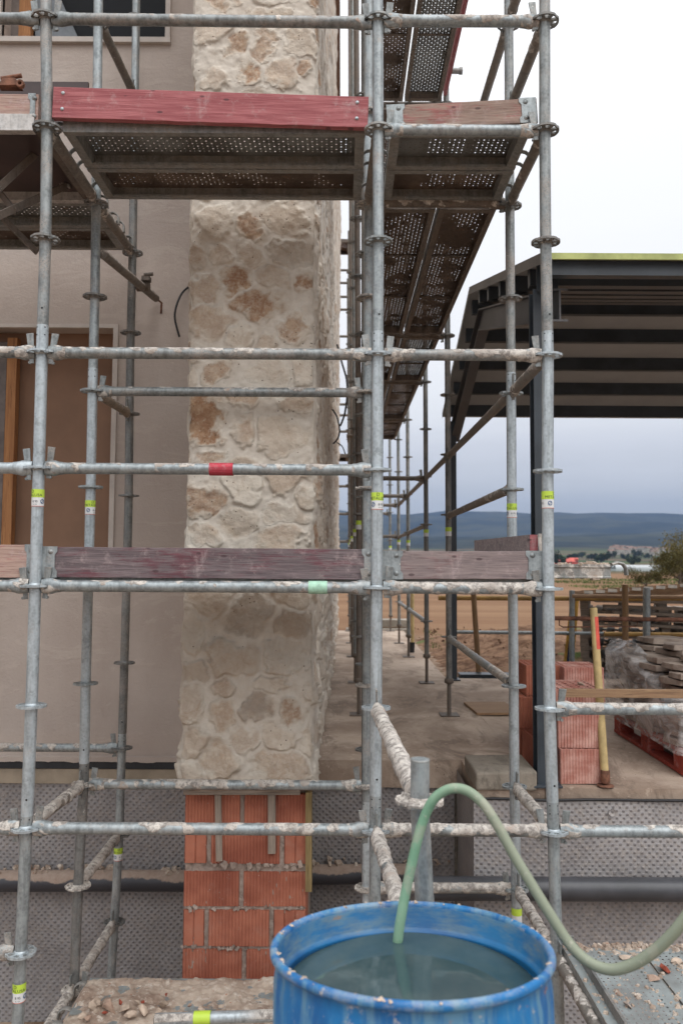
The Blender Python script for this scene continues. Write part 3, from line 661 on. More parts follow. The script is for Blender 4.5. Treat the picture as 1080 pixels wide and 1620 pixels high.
for nm, arr in (('tan', tanm * SD[ID, 4]), ('grey', mask * SD[ID, 5]), ('mortar', 1 - mask), ('tone', .5 + .5 * np.sin(ids * 3.1))):
    a_ = me.attributes.new(nm, 'FLOAT', 'POINT'); a_.data.foreach_set('value', np.concatenate([np.zeros(nS), arr]).astype(np.float32))
me.materials.append(STONE); link('stone_cladding', me, H)
mb = MB(); mb.span((PX0 + .06, YP + .10, -1.16), (PX1 - .06, 14, 6.38)); local(mb, H).build('masonry_core', MORT, H)

# cables
def cable(name, label, pts, Y, r=.006, m=BLACK):
    P3 = [Vector(at(x, y, (Y if not hasattr(Y, '__len__') else Y[i]))) for i, (x, y) in enumerate(pts)]; Q = []
    for i in range(len(P3) - 1):
        p0, p1, p2, p3 = P3[max(i - 1, 0)], P3[i], P3[i + 1], P3[min(i + 2, len(P3) - 1)]
        for k in range(8):
            u = k / 8; Q.append(.5 * ((2 * p1) + (p2 - p0) * u + (2 * p0 - 5 * p1 + 4 * p2 - p3) * u * u + (3 * p1 - p0 - 3 * p2 + p3) * u ** 3))
    Q.append(P3[-1]); return tag(MB().sweep(Q, r, 12).build(name, m), label, name.split('_')[-1])
cable('black_cable', 'short black cable curving out of the pink wall beside the stone pier', [(301, 452), (288, 464), (279, 485), (277, 505), (284, 533)], [5.06, 5.0, 4.97, 4.97, 4.98], .007)
cable('black_cable', 'long black cable hanging in a loop off the stone side wall', [(533, 545), (541, 575), (548, 600), (549, 625), (545, 655), (538, 674)], 8.6, .011)
cable('black_cable', 'thin black cable end arching low out of the stone side wall', [(526, 648), (533, 660), (537, 680), (534, 694), (527, 702)], [5.9, 5.86, 5.84, 5.84, 5.85], .006)
cable('black_cable', 'thinnest stub of cable bending down beneath the looped cable', [(533, 700), (541, 706), (546, 718)], [8.2, 8.3, 8.3], .006)

# ================================================================== BRICK PILLAR
def ribbed(mb, x0, x1, z0, z1, y, dep=.1, pitch=.0165, d=.0035, smooth_ends=.0, jx=0):
    n = max(2, int((x1 - x0) / pitch)); prof = []
    for i in range(n):
        a = lerp(x0, x1, i / n); b = lerp(x0, x1, (i + 1) / n); g = min(.004, (b - a) * .28)
        prof += [(a + g * .4, y + d), (a + g, y), (b - g, y), (b - g * .4, y + d)]
    prof = [(x0, y + dep), (x0, y + .002)] + prof + [(x1, y + .002), (x1, y + dep)]
    m = len(prof); vs = [(p[0], p[1], z0) for p in prof] + [(p[0], p[1], z1) for p in prof]
    mb.add(vs, [(i, i + 1, m + i + 1, m + i) for i in range(m - 1)]); mb.add(vs[m:], [tuple(range(m))]); mb.add(vs[:m], [tuple(range(m))[::-1]])
YB = 4.19
Bp = thing('brick_pillar', 'red clay block pillar with thick mortar joints under the stone pier', 'pillar', (-.5, YB, -2.3))
bx0, bx1 = at(291, 1400, YB).x, at(484, 1400, YB).x
rows = [(1256, 1306, [0, .47, 1]), (1313, 1366, [0, .20, .80, 1]), (1379, 1434, [0, .47, 1]), (1440, 1497, [0, .19, .72, 1]), (1502, 1556, [0, .50, 1]), (1562, 1615, [0, .22, .76, 1]), (1621, 1680, [0, .5, 1])]
mbb = MB(); mbm = MB()
for (ya, yb, cuts) in rows:
    zt, zb = at(390, ya, YB).z, at(390, yb, YB).z
    for i in range(len(cuts) - 1):
        xa = lerp(bx0, bx1, cuts[i]) + (.012 if i else 0); xb = lerp(bx0, bx1, cuts[i + 1]) - (.012 if i < len(cuts) - 2 else 0)
        narrow = (cuts[i + 1] - cuts[i]) < .3
        ribbed(mbb, xa, xb, zb, zt, YB + rnd.uniform(-.004, .004), .3, .042 if narrow else .0165, .006 if narrow else .0035)
local(mbb, Bp).build('clay_blocks', BRICK, Bp)
nxm, nzm = 90, 170; zt, zb = at(390, 1256, YB).z, at(390, 1680, YB).z; vs = []
for j in range(nzm):
    for i in range(nxm):
        x = lerp(bx0 + .003, bx1 - .003, i / (nxm - 1)); zc = lerp(zb, zt - .004, j / (nzm - 1)); n = mn.fractal(Vector((x * 30, 2, zc * 30)), .8, 2, 4)
        vs.append((x, YB + .0095 - .0085 * n - .005 * mn.noise(Vector((x * 6, 1, zc * 6))), zc))
mbm.add(vs, [(j * nxm + i, j * nxm + i + 1, (j + 1) * nxm + i + 1, (j + 1) * nxm + i) for j in range(nzm - 1) for i in range(nxm - 1)], None, True)
for (ya, yb, cuts) in rows:  # squeezed-out lumps along the bed joints
    zc = at(390, yb + 3, YB).z
    for i in range(20):
        r = rnd.uniform(.004, .011) * (1.5 if yb == 1366 else 1); x = rnd.uniform(bx0 - .004, bx1 + .004)
        mbm.box((x, YB - .002, zc + rnd.uniform(-.006, .010)), (r * 2.4, r * 1.6, r * 1.3), Matrix.Rotation(rnd.uniform(0, 3), 3, 'Y'), (.7, .6), r * .4)
mbm.span((bx0 + .004, YB + .03, -2.85), (bx1 - .004, YB + .8, at(390, 1250, YB).z)); local(mbm, Bp).build('mortar', MORT, Bp)
def stick(name, label, a, b, wd, th, m, cat='slat', parent=None):
    a = Vector(a); b = Vector(b); d = b - a; Mx = aim(d); o = MB().box((0, 0, 0), (d.length, th, wd), None, (1, 1), .001).build(name, m, None, .0015)
    o.matrix_world = Matrix.Translation((a + b) / 2) @ Mx.to_4x4()
    if parent: o.parent = parent; o.matrix_parent_inverse = Matrix.Translation(-Vector(parent.location)); o['label'] = label; return o
    return tag(o, label, cat)
stick('slat', 'thin horizontal wooden slat wedged on top of the brick pillar', at(291, 1251, YB - .02), at(475, 1251, YB - .02), .036, .03, TIMBERG, parent=Bp)
stick('slat', 'pointed upright slat at left standing against the red pillar', at(345, 1257, YB - .02), at(347, 1362, YB - .02), .034, .018, TIMBERG, parent=Bp)
stick('slat', 'darker weathered upright slat at right against the red pillar', at(430, 1257, YB - .02), at(430, 1350, YB - .02), .040, .018, TIMBERG, parent=Bp)
stick('side_board', 'yellowish vertical shutter board along the right edge of the red pillar', at(488.5, 1250, YB + .02), at(488.5, 1405, YB + .02), .032, .10, TIMBERY, parent=Bp)

# ================================================================== SCAFFOLD: parts
TR = .0242
Y1, Y2, Y3 = 3.34, 4.04, 4.74
def rosette_mesh(name, m, rough=0):
    mb = MB(); th = .0048; N = 64; ro, r1, r0, ri = .0615, .0525, .0335, .0235
    def ring(ra, rb):
        vs = []
        for k in range(N):
            q = 2 * math.pi * k / N
            fo = 1.0 - (.05 if ra > .05 and (k % 16) in (7, 8, 9) else 0)
            for (r, zc) in ((ra * fo, th), (ra * fo, -th), (rb, -th), (rb, th)): vs.append((r * math.cos(q), r * math.sin(q), zc))
        fs = []
        for k in range(N):
            a = k * 4; b = ((k + 1) % N) * 4
            for j in range(4): fs.append((a + j, a + (j + 1) % 4, b + (j + 1) % 4, b + j))
        mb.add(vs, fs, None, False)
    ring(ro, r1); ring(r0, ri)
    for k in range(8): # webs between four small and four large openings
        q = 2 * math.pi * (k + .5) / 8; wd = math.radians(13); vs = []
        for r in (r0 - .001, r1 + .001):
            for s_ in (-1, 1):
                for zc in (-th * .98, th * .98): vs.append((r * math.cos(q + s_ * wd * (.034 / r)), r * math.sin(q + s_ * wd * (.034 / r)), zc))
        mb.add(vs, [(0, 1, 3, 2), (4, 6, 7, 5), (0, 4, 5, 1), (2, 3, 7, 6), (1, 5, 7, 3), (0, 2, 6, 4)])
    mb.lathe((0, 0, 0), [(.0242, .012), (.029, .007), (.029, -.007), (.0242, -.012)], 24)
    if rough:
        for k in range(70):
            q = rnd.uniform(0, 6.28); r = rnd.uniform(.028, .058); e = rnd.uniform(.003, .009); mb.box((r * math.cos(q), r * math.sin(q), th), (e * 2, e * 1.6, e), Matrix.Rotation(q, 3, 'Z'), (.6, .6), e * .3)
        mb.cr = [max(0, min(1, .5 + p[2] * 70 + .8 * mn.noise(Vector(p) * 90))) for p in mb.v]
    return mb.mesh(name, m)
ROS = {'b': rosette_mesh('rosette', GALVB), 'm': rosette_mesh('rosette', GALVM), 'd': rosette_mesh('rosette', GALVD), 'c': rosette_mesh('rosette', GALV, 1), 'o': rosette_mesh('rosette', GALV)}
def text_geo(txt, size):
    cu = bpy.data.curves.new('txt', 'FONT'); cu.body = txt; cu.size = size; cu.resolution_u = 2; cu.align_x = 'LEFT'
    o = bpy.data.objects.new('txt', cu); COL.objects.link(o); dg = bpy.context.evaluated_depsgraph_get(); dg.update()
    me = o.evaluated_get(dg).to_mesh(); v = [tuple(p.co) for p in me.vertices]; f = [tuple(p.vertices) for p in me.polygons]
    o.evaluated_get(dg).to_mesh_clear(); bpy.data.objects.remove(o); bpy.data.curves.remove(cu); return v, f
TXT = {k: text_geo(k, s_) for k, s_ in (('METALUSA', .0165), ('D', .020), ('8 95', .0135), ('06 / EN', .006))}
WM = max(p[0] for p in TXT['METALUSA'][0])
def sticker(parent, zc, turn, r=TR, full=True, scale=1.0):
    "curved label: lime band over a white band, lettering wrapped round the tube; turn = angle of the word's middle"
    def band(z0, z1, rr, m, name, par, a0=-3.0, a1=3.0):
        mb = MB(); n = 28; vs = []
        for k in range(n + 1):
            q = lerp(a0, a1, k / n)
            for z_ in (z0, z1): vs.append((rr * math.sin(q), -rr * math.cos(q), z_))
        mb.add(vs, [(2 * k, 2 * k + 2, 2 * k + 3, 2 * k + 1) for k in range(n)], None, True); return mb.build(name, m, par)
    st = band(zc - .036 * scale, zc + .036 * scale, r + .0007, WHT, 'sticker', parent)
    band(zc + .002, zc + .0365 * scale, r + .0012, LIME, 'lime_band', st); 
    if not full: return
    band(zc - .0365, zc - .0345, r + .0013, INKR, 'red_line', st)
    def wrap(key, x0, z0, m, name, sx=1.0):
        v, f = TXT[key]; mb = MB(); rr = r + .0018
        mb.add([(rr * math.sin(turn + (x0 + p[0] * sx) / rr), -rr * math.cos(turn + (x0 + p[0] * sx) / rr), z0 + p[1]) for p in v], f); mb.build(name, m, st)
    wrap('METALUSA', -WM * .55, zc + .006, INK, 'lettering', 1.1)
    wrap('D', -.006, zc + .0205, INK, 'lettering')
    wrap('8 95', .002, zc - .020, INK, 'lettering'); wrap('8 95', -.075, zc - .020, INK, 'lettering'); wrap('06 / EN', .004, zc - .030, INK, 'lettering')
    for x0 in (-.022, .046): # round blue mark
        mb = MB(); rr = r + .0018; N = 20; vs = []
        for k in range(N):
            q = 2 * math.pi * k / N
            for ra in (.0098, .0068): x = x0 + ra * math.cos(q); vs.append((rr * math.sin(turn + x / rr), -rr * math.cos(turn + x / rr), zc - .015 + ra * math.sin(q)))
        mb.add(vs, [(2 * k, 2 * k + 1, 2 * ((k + 1) % N) + 1, 2 * ((k + 1) % N)) for k in range(N)])
        vs = []
        for k in range(9):
            x = x0 + lerp(-.006, .006, k / 8); zz_ = zc - .015 + .004 * math.sin(lerp(-2.2, 2.2, k / 8))
            for e in (-.0013, .0013): vs.append((rr * math.sin(turn + x / rr), -rr * math.cos(turn + x / rr), zz_ + e))
        mb.add(vs, [(2 * k, 2 * k + 2, 2 * k + 3, 2 * k + 1) for k in range(8)]); mb.build('emblem', INKB, st)
POSTS = {}
def post(key, label, way, secs, ros, stickers=(), base='ground', crust=.0):
    "way: photo points (px,py) at one depth, top to bottom; secs: (z_top, z_bottom, material); ros: (z, kind)"
    Y = way[0][2] if len(way[0]) > 2 else None
    W3 = [at(p[0], p[1], p[2]) for p in way]; W3.sort(key=lambda p: -p.z)
    def ax(z_):
        for a, b in zip(W3, W3[1:]):
            if z_ >= b.z or b is W3[-1]:
                t_ = (z_ - a.z) / (b.z - a.z); return Vector((lerp(a.x, b.x, t_), lerp(a.y, b.y, t_), z_))
    zbot = secs[-1][1]; o = ax(zbot); T = thing('scaffold_post', label, 'scaffold post', o); POSTS[key] = ax
    for i, (z1, z0, m) in enumerate(secs):
        mb = MB(); rr = TR + (.0006 if i % 2 else 0); n = max(3, int((z1 - z0) / .12)); pts = [ax(lerp(z1, z0, k / n)) - o for k in range(n + 1)]
        mb.sweep(pts, rr, 24); mb.build('tube', m, T)
        if z1 < secs[0][0]: # spigot joint with its dimples and drilled hole
            for q in (-.75, .75):
                for dz in (-.012, -.045): mb = MB(); p = ax(z1 + dz) - o; mb.lathe((p.x + (rr + .0002) * math.sin(q), p.y - (rr + .0002) * math.cos(q), p.z), [(0, .001), (.003, .0005), (.0032, -.001)], 8, M=(Matrix.Rotation(q, 3, 'Z') @ Matrix.Rotation(math.pi / 2, 3, 'X'))); mb.build('joint_dimple', DARK, T)
            mb = MB(); p = ax(z1 + .07) - o; mb.lathe((p.x + .004, p.y - rr - .0004, p.z), [(0, .0008), (.0045, .0005)], 10, M=Matrix.Rotation(math.pi / 2, 3, 'X')); mb.build('joint_hole', DARK, T)
    for z_, k in ros:
        p = ax(z_) - o; r_ = link('rosette', ROS[k], T, 0, p, (rnd.uniform(-.02, .02), rnd.uniform(-.02, .02), rnd.choice((0, math.pi / 2)) + rnd.uniform(-.05, .05)))
    for st in stickers:
        c = ax(st[0]) - o; e = thing('sticker_tmp', None, None); old = set(COL.objects)
        sticker(T, st[0] - o.z, st[1], TR + .0006, *(st[2:]))
        for n_ in set(COL.objects) - old:
            if n_.parent == T: n_.location = (c.x, c.y, 0)
        bpy.data.objects.remove(e)
    if base == 'slab':
        mb = MB(); mb.sweep([(0, 0, 0), (0, 0, ZS + .006 - o.z)], .0165, 12); mb.lathe((0, 0, -.02), [(.018, .03), (.038, .02), (.038, -.01), (.018, -.02)], 12); mb.build('screw_jack', RAILB, T)
        MB().box((0, 0, ZS + .005 - o.z), (.15, .15, .008)).build('base_plate', RAILB, T)
    elif base == 'ground':
        MB().box((0, 0, -.004), (.15, .15, .008)).build('base_plate', RAILB, T)
    return T
Zr = lambda k: -.11 + .5 * k
def zs(lo, hi): return [Zr(k) for k in range(-9, 12) if lo <= Zr(k) <= hi]
fl = [(73,10,Y1),(75,197,Y1),(72.5,375,Y1),(67,552,Y1),(62,737,Y1),(56.5,923,Y1),(50.5,1112,Y1),(42.5,1309,Y1),(33.5,1510,Y1)]
fm = [(597,27,Y1),(598,203,Y1),(598,385,Y1),(597.5,558,Y1),(596.7,741,Y1),(595.7,926,Y1),(594.6,1113,Y1),(593.5,1309,Y1),(592,1500,Y1)]
fr = [(861,25,Y1),(861,204,Y1),(862.5,384,Y1),(866,560,Y1),(865.5,743,Y1),(866.5,926,Y1),(868.5,1115,Y1),(874.5,1311,Y1),(880,1511,Y1)]
br = [(804,0,Y2),(806.7,471,Y2),(808,621,Y2),(808.7,771,Y2),(812,1080,Y2),(813,1237,Y2),(816,1405,Y2)]
bl = [(156,0,Y2),(150.7,465,Y2),(146.7,614,Y2),(144,767,Y2),(136,1078,Y2),(133,1240,Y2),(124,1401,Y2),(118,1550,Y2)]
bm = [(584,0,Y2),(582,400,Y2),(581,700,Y2),(581,1000,Y2),(580,1240,Y2),(580,1403,Y2)]
tl = [(216,0,Y3),(210,402,Y3),(207,528,Y3),(205,658,Y3),(204,787,Y3),(197,1051,Y3),(193,1188,Y3),(189,1324,Y3),(181,1465,Y3)]
BIT = lambda f, d='m': [(z_, f(z_) if callable(f) else f) for z_ in zs(-2.75, 4.3)]
post('FL', 'front scaffold post furthest left, dull above and bright new steel below its joint', fl, [(4.4, at(67, 515, Y1).z, GALV), (at(67, 515, Y1).z, at(42, 1290, Y1).z, GALVB), (at(42, 1290, Y1).z, -2.84, GALVM)],
     [(z_, 'd' if z_ > 1 else 'b') for z_ in zs(-2.8, 4.3)], [(at(60, 788, Y1).z, -.62), (at(32, 1568, Y1).z, -.35)])
post('FM', 'front scaffold post left of the canopy carrying both toe boards, its lower length bright', fm, [(4.4, at(597, 525, Y1).z, GALVM), (at(597, 525, Y1).z, at(594, 1258, Y1).z, GALVB), (at(594, 1258, Y1).z, -2.84, GALVM)],
     [(z_, 'o' if z_ > 1 else 'b') for z_ in zs(-2.8, 4.3)], [(at(596, 793, Y1).z, .05)])
post('FR', 'front scaffold post furthest right standing in front of the dark canopy column', fr, [(4.4, at(865, 525, Y1).z, GALV), (at(865, 525, Y1).z, at(874, 1268, Y1).z, GALVB), (at(874, 1268, Y1).z, -2.84, GALVM)],
     [(z_, 'd' if z_ > 1 else 'b') for z_ in zs(-2.8, 4.3)], [(at(866, 791, Y1).z, .95)])
post('BR', 'second row scaffold post at right, just left of the dark canopy column', br, [(4.4, at(808, 590, Y2).z, GALV), (at(808, 590, Y2).z, -2.84, GALVB)],
     [(z_ - .015, 'd' if z_ > 1 else 'm') for z_ in zs(-2.8, 4.3)], [(at(809, 808, Y2).z, -.45), (at(818, 1447, Y2).z, .2, False)])
post('BL', 'second row scaffold post at left in front of the boarded window', bl, [(4.4, at(146, 583, Y2).z, GALVM), (at(146, 583, Y2).z, at(134, 1207, Y2).z, GALVB), (at(134, 1207, Y2).z, -2.84, GALVD)],
     [(z_ - .015, 'd' if z_ > 1 else ('c' if z_ < -.7 else 'm')) for z_ in zs(-2.8, 4.3)], [(at(144, 803, Y2).z, .75)])
post('BM', 'second row scaffold post half hidden behind the middle front post', bm, [(4.4, -1.2, GALVM), (-1.2, -2.84, GALVB)], [(z_ - .015, 'c') for z_ in zs(-2.8, 4.3)])
post('TL', 'dark muddy scaffold post closest to the pink rendered wall', tl, [(4.4, at(208, 315, Y3).z, GALVM), (at(208, 315, Y3).z, at(194, 1160, Y3).z, GALVD), (at(194, 1160, Y3).z, -2.84, GALVM)],
     [(z_, 'd') for z_ in zs(-2.8, 4.3)], [(at(188, 1350, Y3).z, .35)])
Y0 = 2.06
zt0 = at(664, 1201, Y0).z
post('P0', 'short open topped scaffold post with crusted rosette rising behind the blue drum', [(664, 1203, Y0), (663, 1267, Y0), (671, 1420, Y0)], [(zt0, -1.70, GALVM)], [], (), None)
P0 = [o for o in COL.objects if o.get('label', '').startswith('short open topped')][0]
a0 = POSTS['P0']; zr0 = at(664, 1267, Y0).z; link('rosette', ROS['c'], P0, 0, a0(zr0) - Vector(P0.location)); link('rosette', ROS['c'], P0, 0, a0(zr0 - .5) - Vector(P0.location))
MB().lathe(a0(zt0) - Vector(P0.location), [(.0205, -.10), (.0205, .001), (.0252, .001), (.0252, -.004)], 24).build('open_end', RAILG, P0)
MB().lathe(a0(zt0 - .001) - Vector(P0.location), [(0, .0004), (.0205, .0004)], 24).build('bore', DARK, P0)
# corridor posts: right row and left row, down the side of the house
XR, XL = .880, .145
rowY = [6.48, 8.18, 10.39, 12.1, 14.2]
for i, Y in enumerate(rowY):
    nm = ['first', 'second', 'third', 'fourth', 'last'][i]
    post('R%d' % i, '%s post of the right hand row receding along the path' % nm, [(540 + XR * F_PX / Y - 3.5, 200, Y), (540 + XR * F_PX / Y, 888, Y), (540 + XR * F_PX / Y + .5, 1000, Y)], [(6.3 if i > 3 else (4.35 if i < 3 else 2.4), -.95, GALVD if i < 2 else GALV)], [(z_, 'd') for z_ in zs(-.8, 2.2 if i else 4)], [(.30 if i % 2 else .25, .5, False)], 'slab')
    post('L%d' % i, '%s post of the left hand row close beside the stone side wall' % nm, [(540 + XL * F_PX / Y - 3.5, 200, Y), (540 + XL * F_PX / Y, 888, Y), (540 + XL * F_PX / Y, 1000, Y)], [(8.2 if i < 3 else 5.2, -.95, RAILB if i % 2 == 0 else GALV)], [(z_, 'd') for z_ in zs(-.8, 4)], [(.30, .3, False)], 'slab')
post('L9', 'post standing behind the middle pair in the trench edge by the path', [(577, 0, Y3), (578, 888, Y3), (578, 1400, Y3)], [(4.4, -2.84, GALVD)], [(z_, 'd') for z_ in zs(-2.8, 4)])

def cylp(mb, a, b, r, segs=16): return mb.sweep([a, b], r, segs)
def head_mb(end, d, s_):
    "wedge head at one end of a ledger; end = post axis point, d = unit direction into the tube"
    mb = MB(); pts = [end + d * k for k in (.0275, .048, .070, .088, .108)]
    return mb.sweep(pts, 1.0, 14, ell=[(.030, .014), (.033, .017), (.034, .024), (.0285, .0275), (.0262, .0262)], smooth=True)
def ledger(label, a, b, m=GALV, crust=.3, name='ledger', tape=None, heads=(1, 1), group=None, droop=0.0, lump=1.0):
    a = Vector(a); b = Vector(b); d = (b - a).normalized(); L = (b - a).length
    T = thing(name, label, 'scaffold tube', (a + b) / 2, (0, 0, 0), group); o = Vector(T.location)
    n = max(4, int(L / .012)) if crust else 2; pts = []
    ea = .10 if heads[0] else 0; eb = .10 if heads[1] else 0
    for k in range(n + 1):
        p = a.lerp(b, lerp(ea / L, 1 - eb / L, k / n)); p = p + Vector((0, 0, -droop * 4 * (k / n) * (1 - k / n))); pts.append(p - o)
    mb = MB(); sd_ = rnd.uniform(0, 40); mb.sweep(pts, TR, 22, crust=crust, seed=sd_, lump=lump); mb.build('tube', m, T)
    for k, (e, dd) in enumerate(((a, d), (b, -d))):
        if not heads[k]: continue
        hd = head_mb(e - o, dd, 1); 
        if crust: hd.cr = [max(0, min(1, (mn.noise(Vector(p) * 40 + Vector((sd_, 0, 0))) + crust * 1.2 - .5) * 3)) for p in hd.v]
        h = hd.build('wedge_head', m, T)
        Mx = aim(dd); s1 = MB(); s1.box(e - o + dd * .058, (.024, .040, .0125), Mx); s1.build('slot', DARK, h)
        tl_ = rnd.uniform(-.10, .10); Mw = Mx @ Matrix.Rotation(tl_, 3, 'X') @ Matrix.Rotation(.12, 3, 'Y'); up = rnd.uniform(.0, .016)
        wmb = MB(); wmb.box(e - o + dd * .047 + Vector((0, 0, .010 + up)), (.018, .007, .135), Mw, (1.75, 1.0)); wmb.sweep([e - o + dd * .050 + Vector((0, 0, -.052 + up)) + Mx @ Vector((0, -.006, 0)), e - o + dd * .050 + Vector((0, 0, -.052 + up)) + Mx @ Vector((0, .006, 0))], .0065, 10)
        wmb.build('wedge', GALV if m is not GALVB else GALVM, h, .0012)
    if tape:
        f0, f1, tm = tape; p0 = a.lerp(b, f0) - o; p1 = a.lerp(b, f1) - o; MB().sweep([p0, p1], TR + .0035 * (1 if crust else .3), 24, cap=False).build('tape', tm, T)
    return T
J = lambda k, z_, dz=0: POSTS[k](z_) + Vector((0, 0, dz))
def out(k, z_, dx, y=None): p = J(k, z_); return Vector((p.x + dx, p.y if y is None else y, z_))
z24, z19, z14, z09, z04, zm1, zm6, zm11, zm16, zm21 = [Zr(k) for k in (5, 4, 3, 2, 1, 0, -1, -2, -3, -4)]
ledger('topmost tube between the left and middle front posts, under the upper window', J('FL', z24), J('FM', z24, -.01), GALV, .25)
ledger('tube leaving the left front post to the left at the top edge of the photo', out('FL', z24, -1.43), J('FL', z24), GALV, .2)
ledger('topmost tube between the middle and right front posts, splashed with mortar', J('FM', z24), J('FR', z24), GALVM, .42)
ledger('mortar splashed tube right under the faded toe board of the upper platform', J('FM', z19), J('FR', z19), GALVM, .45)
ledger('long guard tube over the brown window board, above the stone pier middle', J('FL', z09), J('FM', z09), GALV, .40)
ledger('crusted tube leaving the left front post to the left beside the window top', out('FL', z09, -1.43), J('FL', z09), GALV, .5)
ledger('whitish crusted guard tube between the middle and right front posts before the canopy', J('FM', z09), J('FR', z09), GALV, .62)
ledger('guard tube with a strip of red tape crossing the stone pier', J('FL', z04), J('FM', z04), GALVM, .30, tape=(.505, .575, REDTAPE))
ledger('short bright tube at the left photo edge level with the red taped tube', out('FL', z04, -1.43), J('FL', z04), GALVB, 0)
ledger('tube with a pale green tag below the purple toe board', J('FL', zm1), J('FM', zm1), GALVM, .26, tape=(.80, .855, GREENTAG))
ledger('tube below the bare left toe board at the photo edge', out('FL', zm1, -1.43), J('FL', zm1), GALVM, .35)
ledger('cream crusted tube below the mauve toe board at right', J('FM', zm1), J('FR', zm1), GALVM, .58)
ledger('paint splashed tube leaving the right front post towards the pallets', J('FR', zm6), out('FR', zm6, 1.43), GALVM, .46)
ledger('low tube crossing in front of the red brick pillar with pinkish splashes', J('FL', zm11), J('FM', zm11), GALVM, .34)
ledger('low crusted tube leaving the left front post to the photo edge', out('FL', zm11, -1.43), J('FL', zm11), GALVM, .4)
ledger('low whitish crusted tube passing behind the green hose', J('FM', zm11), J('FR', zm11), GALV, .68)
ledger('low tube dripping with mortar leaving the right front post before the light membrane', J('FR', zm11), out('FR', zm11, 1.43), GALVM, .50)
ledger('lowest tube stub at the left photo edge beside the rosette', out('FL', zm16, -1.43), J('FL', zm16), GALV, .45)
ledger('tube under the back edge of the perforated floor planks at right', J('FR', zm16), out('FR', zm16, 1.43), GALV, .5)
d2 = -.015
ledger('back tube crossing the stone pier below the long guard tube, sagging a little', J('BL', z09 + d2), J('BM', z09 + d2), GALV, .36)
ledger('back tube heaped with dried mortar where the stone pier meets the brick pillar', J('BL', zm11 + d2), J('BM', zm11 + d2), GALVM, .50, lump=1.3)
ledger('thickly crusted back tube seen just above the far rim of the blue drum', J('BM', zm16 + d2), J('BR', zm16 + d2), GALV, .75)
ledger('lowest back tube buried in mortar at the rear edge of the rubble deck', J('BL', zm21 + d2), J('BM', zm21 + d2), GALV, .9, lump=2.0)
ledger('tube against the base of the pink wall ending at the muddy post', out('TL', zm11, -2.2), J('TL', zm11), GALVM, .25)
# running front to back
ledger('platform bearer under the left end of the upper front deck', J('FL', z19), J('BL', z19), TUBED, .35)
ledger('platform bearer under the joint of the two upper front decks', J('FM', z19), J('BM', z19), TUBED, .3)
ledger('platform bearer under the right end of the upper front deck', J('FR', z19), J('BR', z19), TUBED, .35)
ledger('platform bearer at the left side deck, reaching the muddy post', J('BL', z19), J('TL', z19), TUBED, .5)
ledger('ochre coloured short tube beside the window linking to the muddy post', J('BL', z09 + d2), J('TL', z09), TUBEO, .2)
ledger('handrail tube high above the window corner', J('BL', Zr(6)), J('TL', Zr(6)), TUBED, .2)
ledger('crusted short tube joining left front post and back post above the left pipe', J('BL', zm11 + d2), J('FL', zm11), TUBED, .85)
ledger('sandy crusted tube slanting to the muddy post above the left drain pipe', J('TL', zm16), J('BL', zm16 + d2), TUBED, .9)
ledger('sandy crusted tube slanting to the muddy post below the left drain pipe', J('TL', zm21), J('BL', zm21), TUBED, .9)
ledger('bearer at the left end of the rubble covered deck', J('BL', zm21), J('FL', zm21), GALV, .85)
e0 = a0(zr0); e1 = a0(zr0 - .5)
ledger('thick mortar crusted tube running down to the open topped post', J('FM', zm6), e0, GALV, .95, lump=1.6)
ledger('mortar crusted tube slanting down behind the green hose into the drum rim', J('FM', zm11), e1, GALV, .95, lump=1.8)
ledger('crusted tube joining the two right posts above the light membrane', J('BR', zm11 + d2), J('FR', zm11), TUBED, .85, lump=1.4)
ledger('crusted tube joining the two right posts beside the drum rim', J('BR', zm16 + d2), J('FR', zm16), TUBED, .75)
ledger('brown bearer tube along the left edge of the perforated floor planks', J('FR', zm16), Vector((.90, 1.3, zm16)), TUBED, .35)
ledger('upper handrail tube slanting away at the top right against the sky', J('FR', z24), J('BR', z24), TUBED, .35)
ledger('second handrail tube slanting away at the top right, higher one', J('FR', Zr(6)), J('BR', Zr(6)), TUBED, .3)
ledger('handrail tube carrying on from the second row towards the far deck, top right', J('BR', Zr(6)), J('R0', Zr(6)), TUBED, .25)
ledger('muddy guard tube slanting down across the canopy from the right front post', J('FR', z09), J('BR', z09 + d2), TUBED, .5)
for i, (a, b) in enumerate((('BR', 'R0'), ('R0', 'R1'), ('R1', 'R2'), ('R2', 'R3'))):
    nm = ['nearest', 'second', 'third', 'farthest'][i]
    ledger('%s length of the muddy guard tube slanting down the right row, upper line' % nm, J(a, z09 - .015), J(b, z09 - .015), TUBED, .2 if i == 0 else 0)
for i, (a, b, z_) in enumerate((('BR', 'R0', z04), ('R1', 'R2', z04), ('R2', 'R3', z04), ('BR', 'R0', zm6), ('R1', 'R2', zm6), ('R2', 'R3', zm6))):
    nm = ['lower guard tube slanting down towards the mountains behind the right posts', 'middle length of the lower guard tube down the right row', 'far length of the lower guard tube down the right row', 'bottom tube slanting down to the right post above the slab', 'bottom tube between the second and third right row posts', 'bottom tube between the far right row posts'][i]
    ledger(nm, J(a, z_ - .01), J(b, z_ - .01), TUBED if z_ > 0 else GALV, .3 if i in (0, 3) else 0)
for i, k in enumerate(('1', '2', '3', '4')):
    ledger('%s cross tube between the two rows over the path, seen against the clouds' % ['first', 'second', 'third', 'fourth'][i], J('L' + k, z09 - .02), J('R' + k, z09 - .02), TUBED, 0)
ledger('cross tube low down between the last pair of posts on the path', J('L3', z04), J('R3', z04), TUBED, 0)
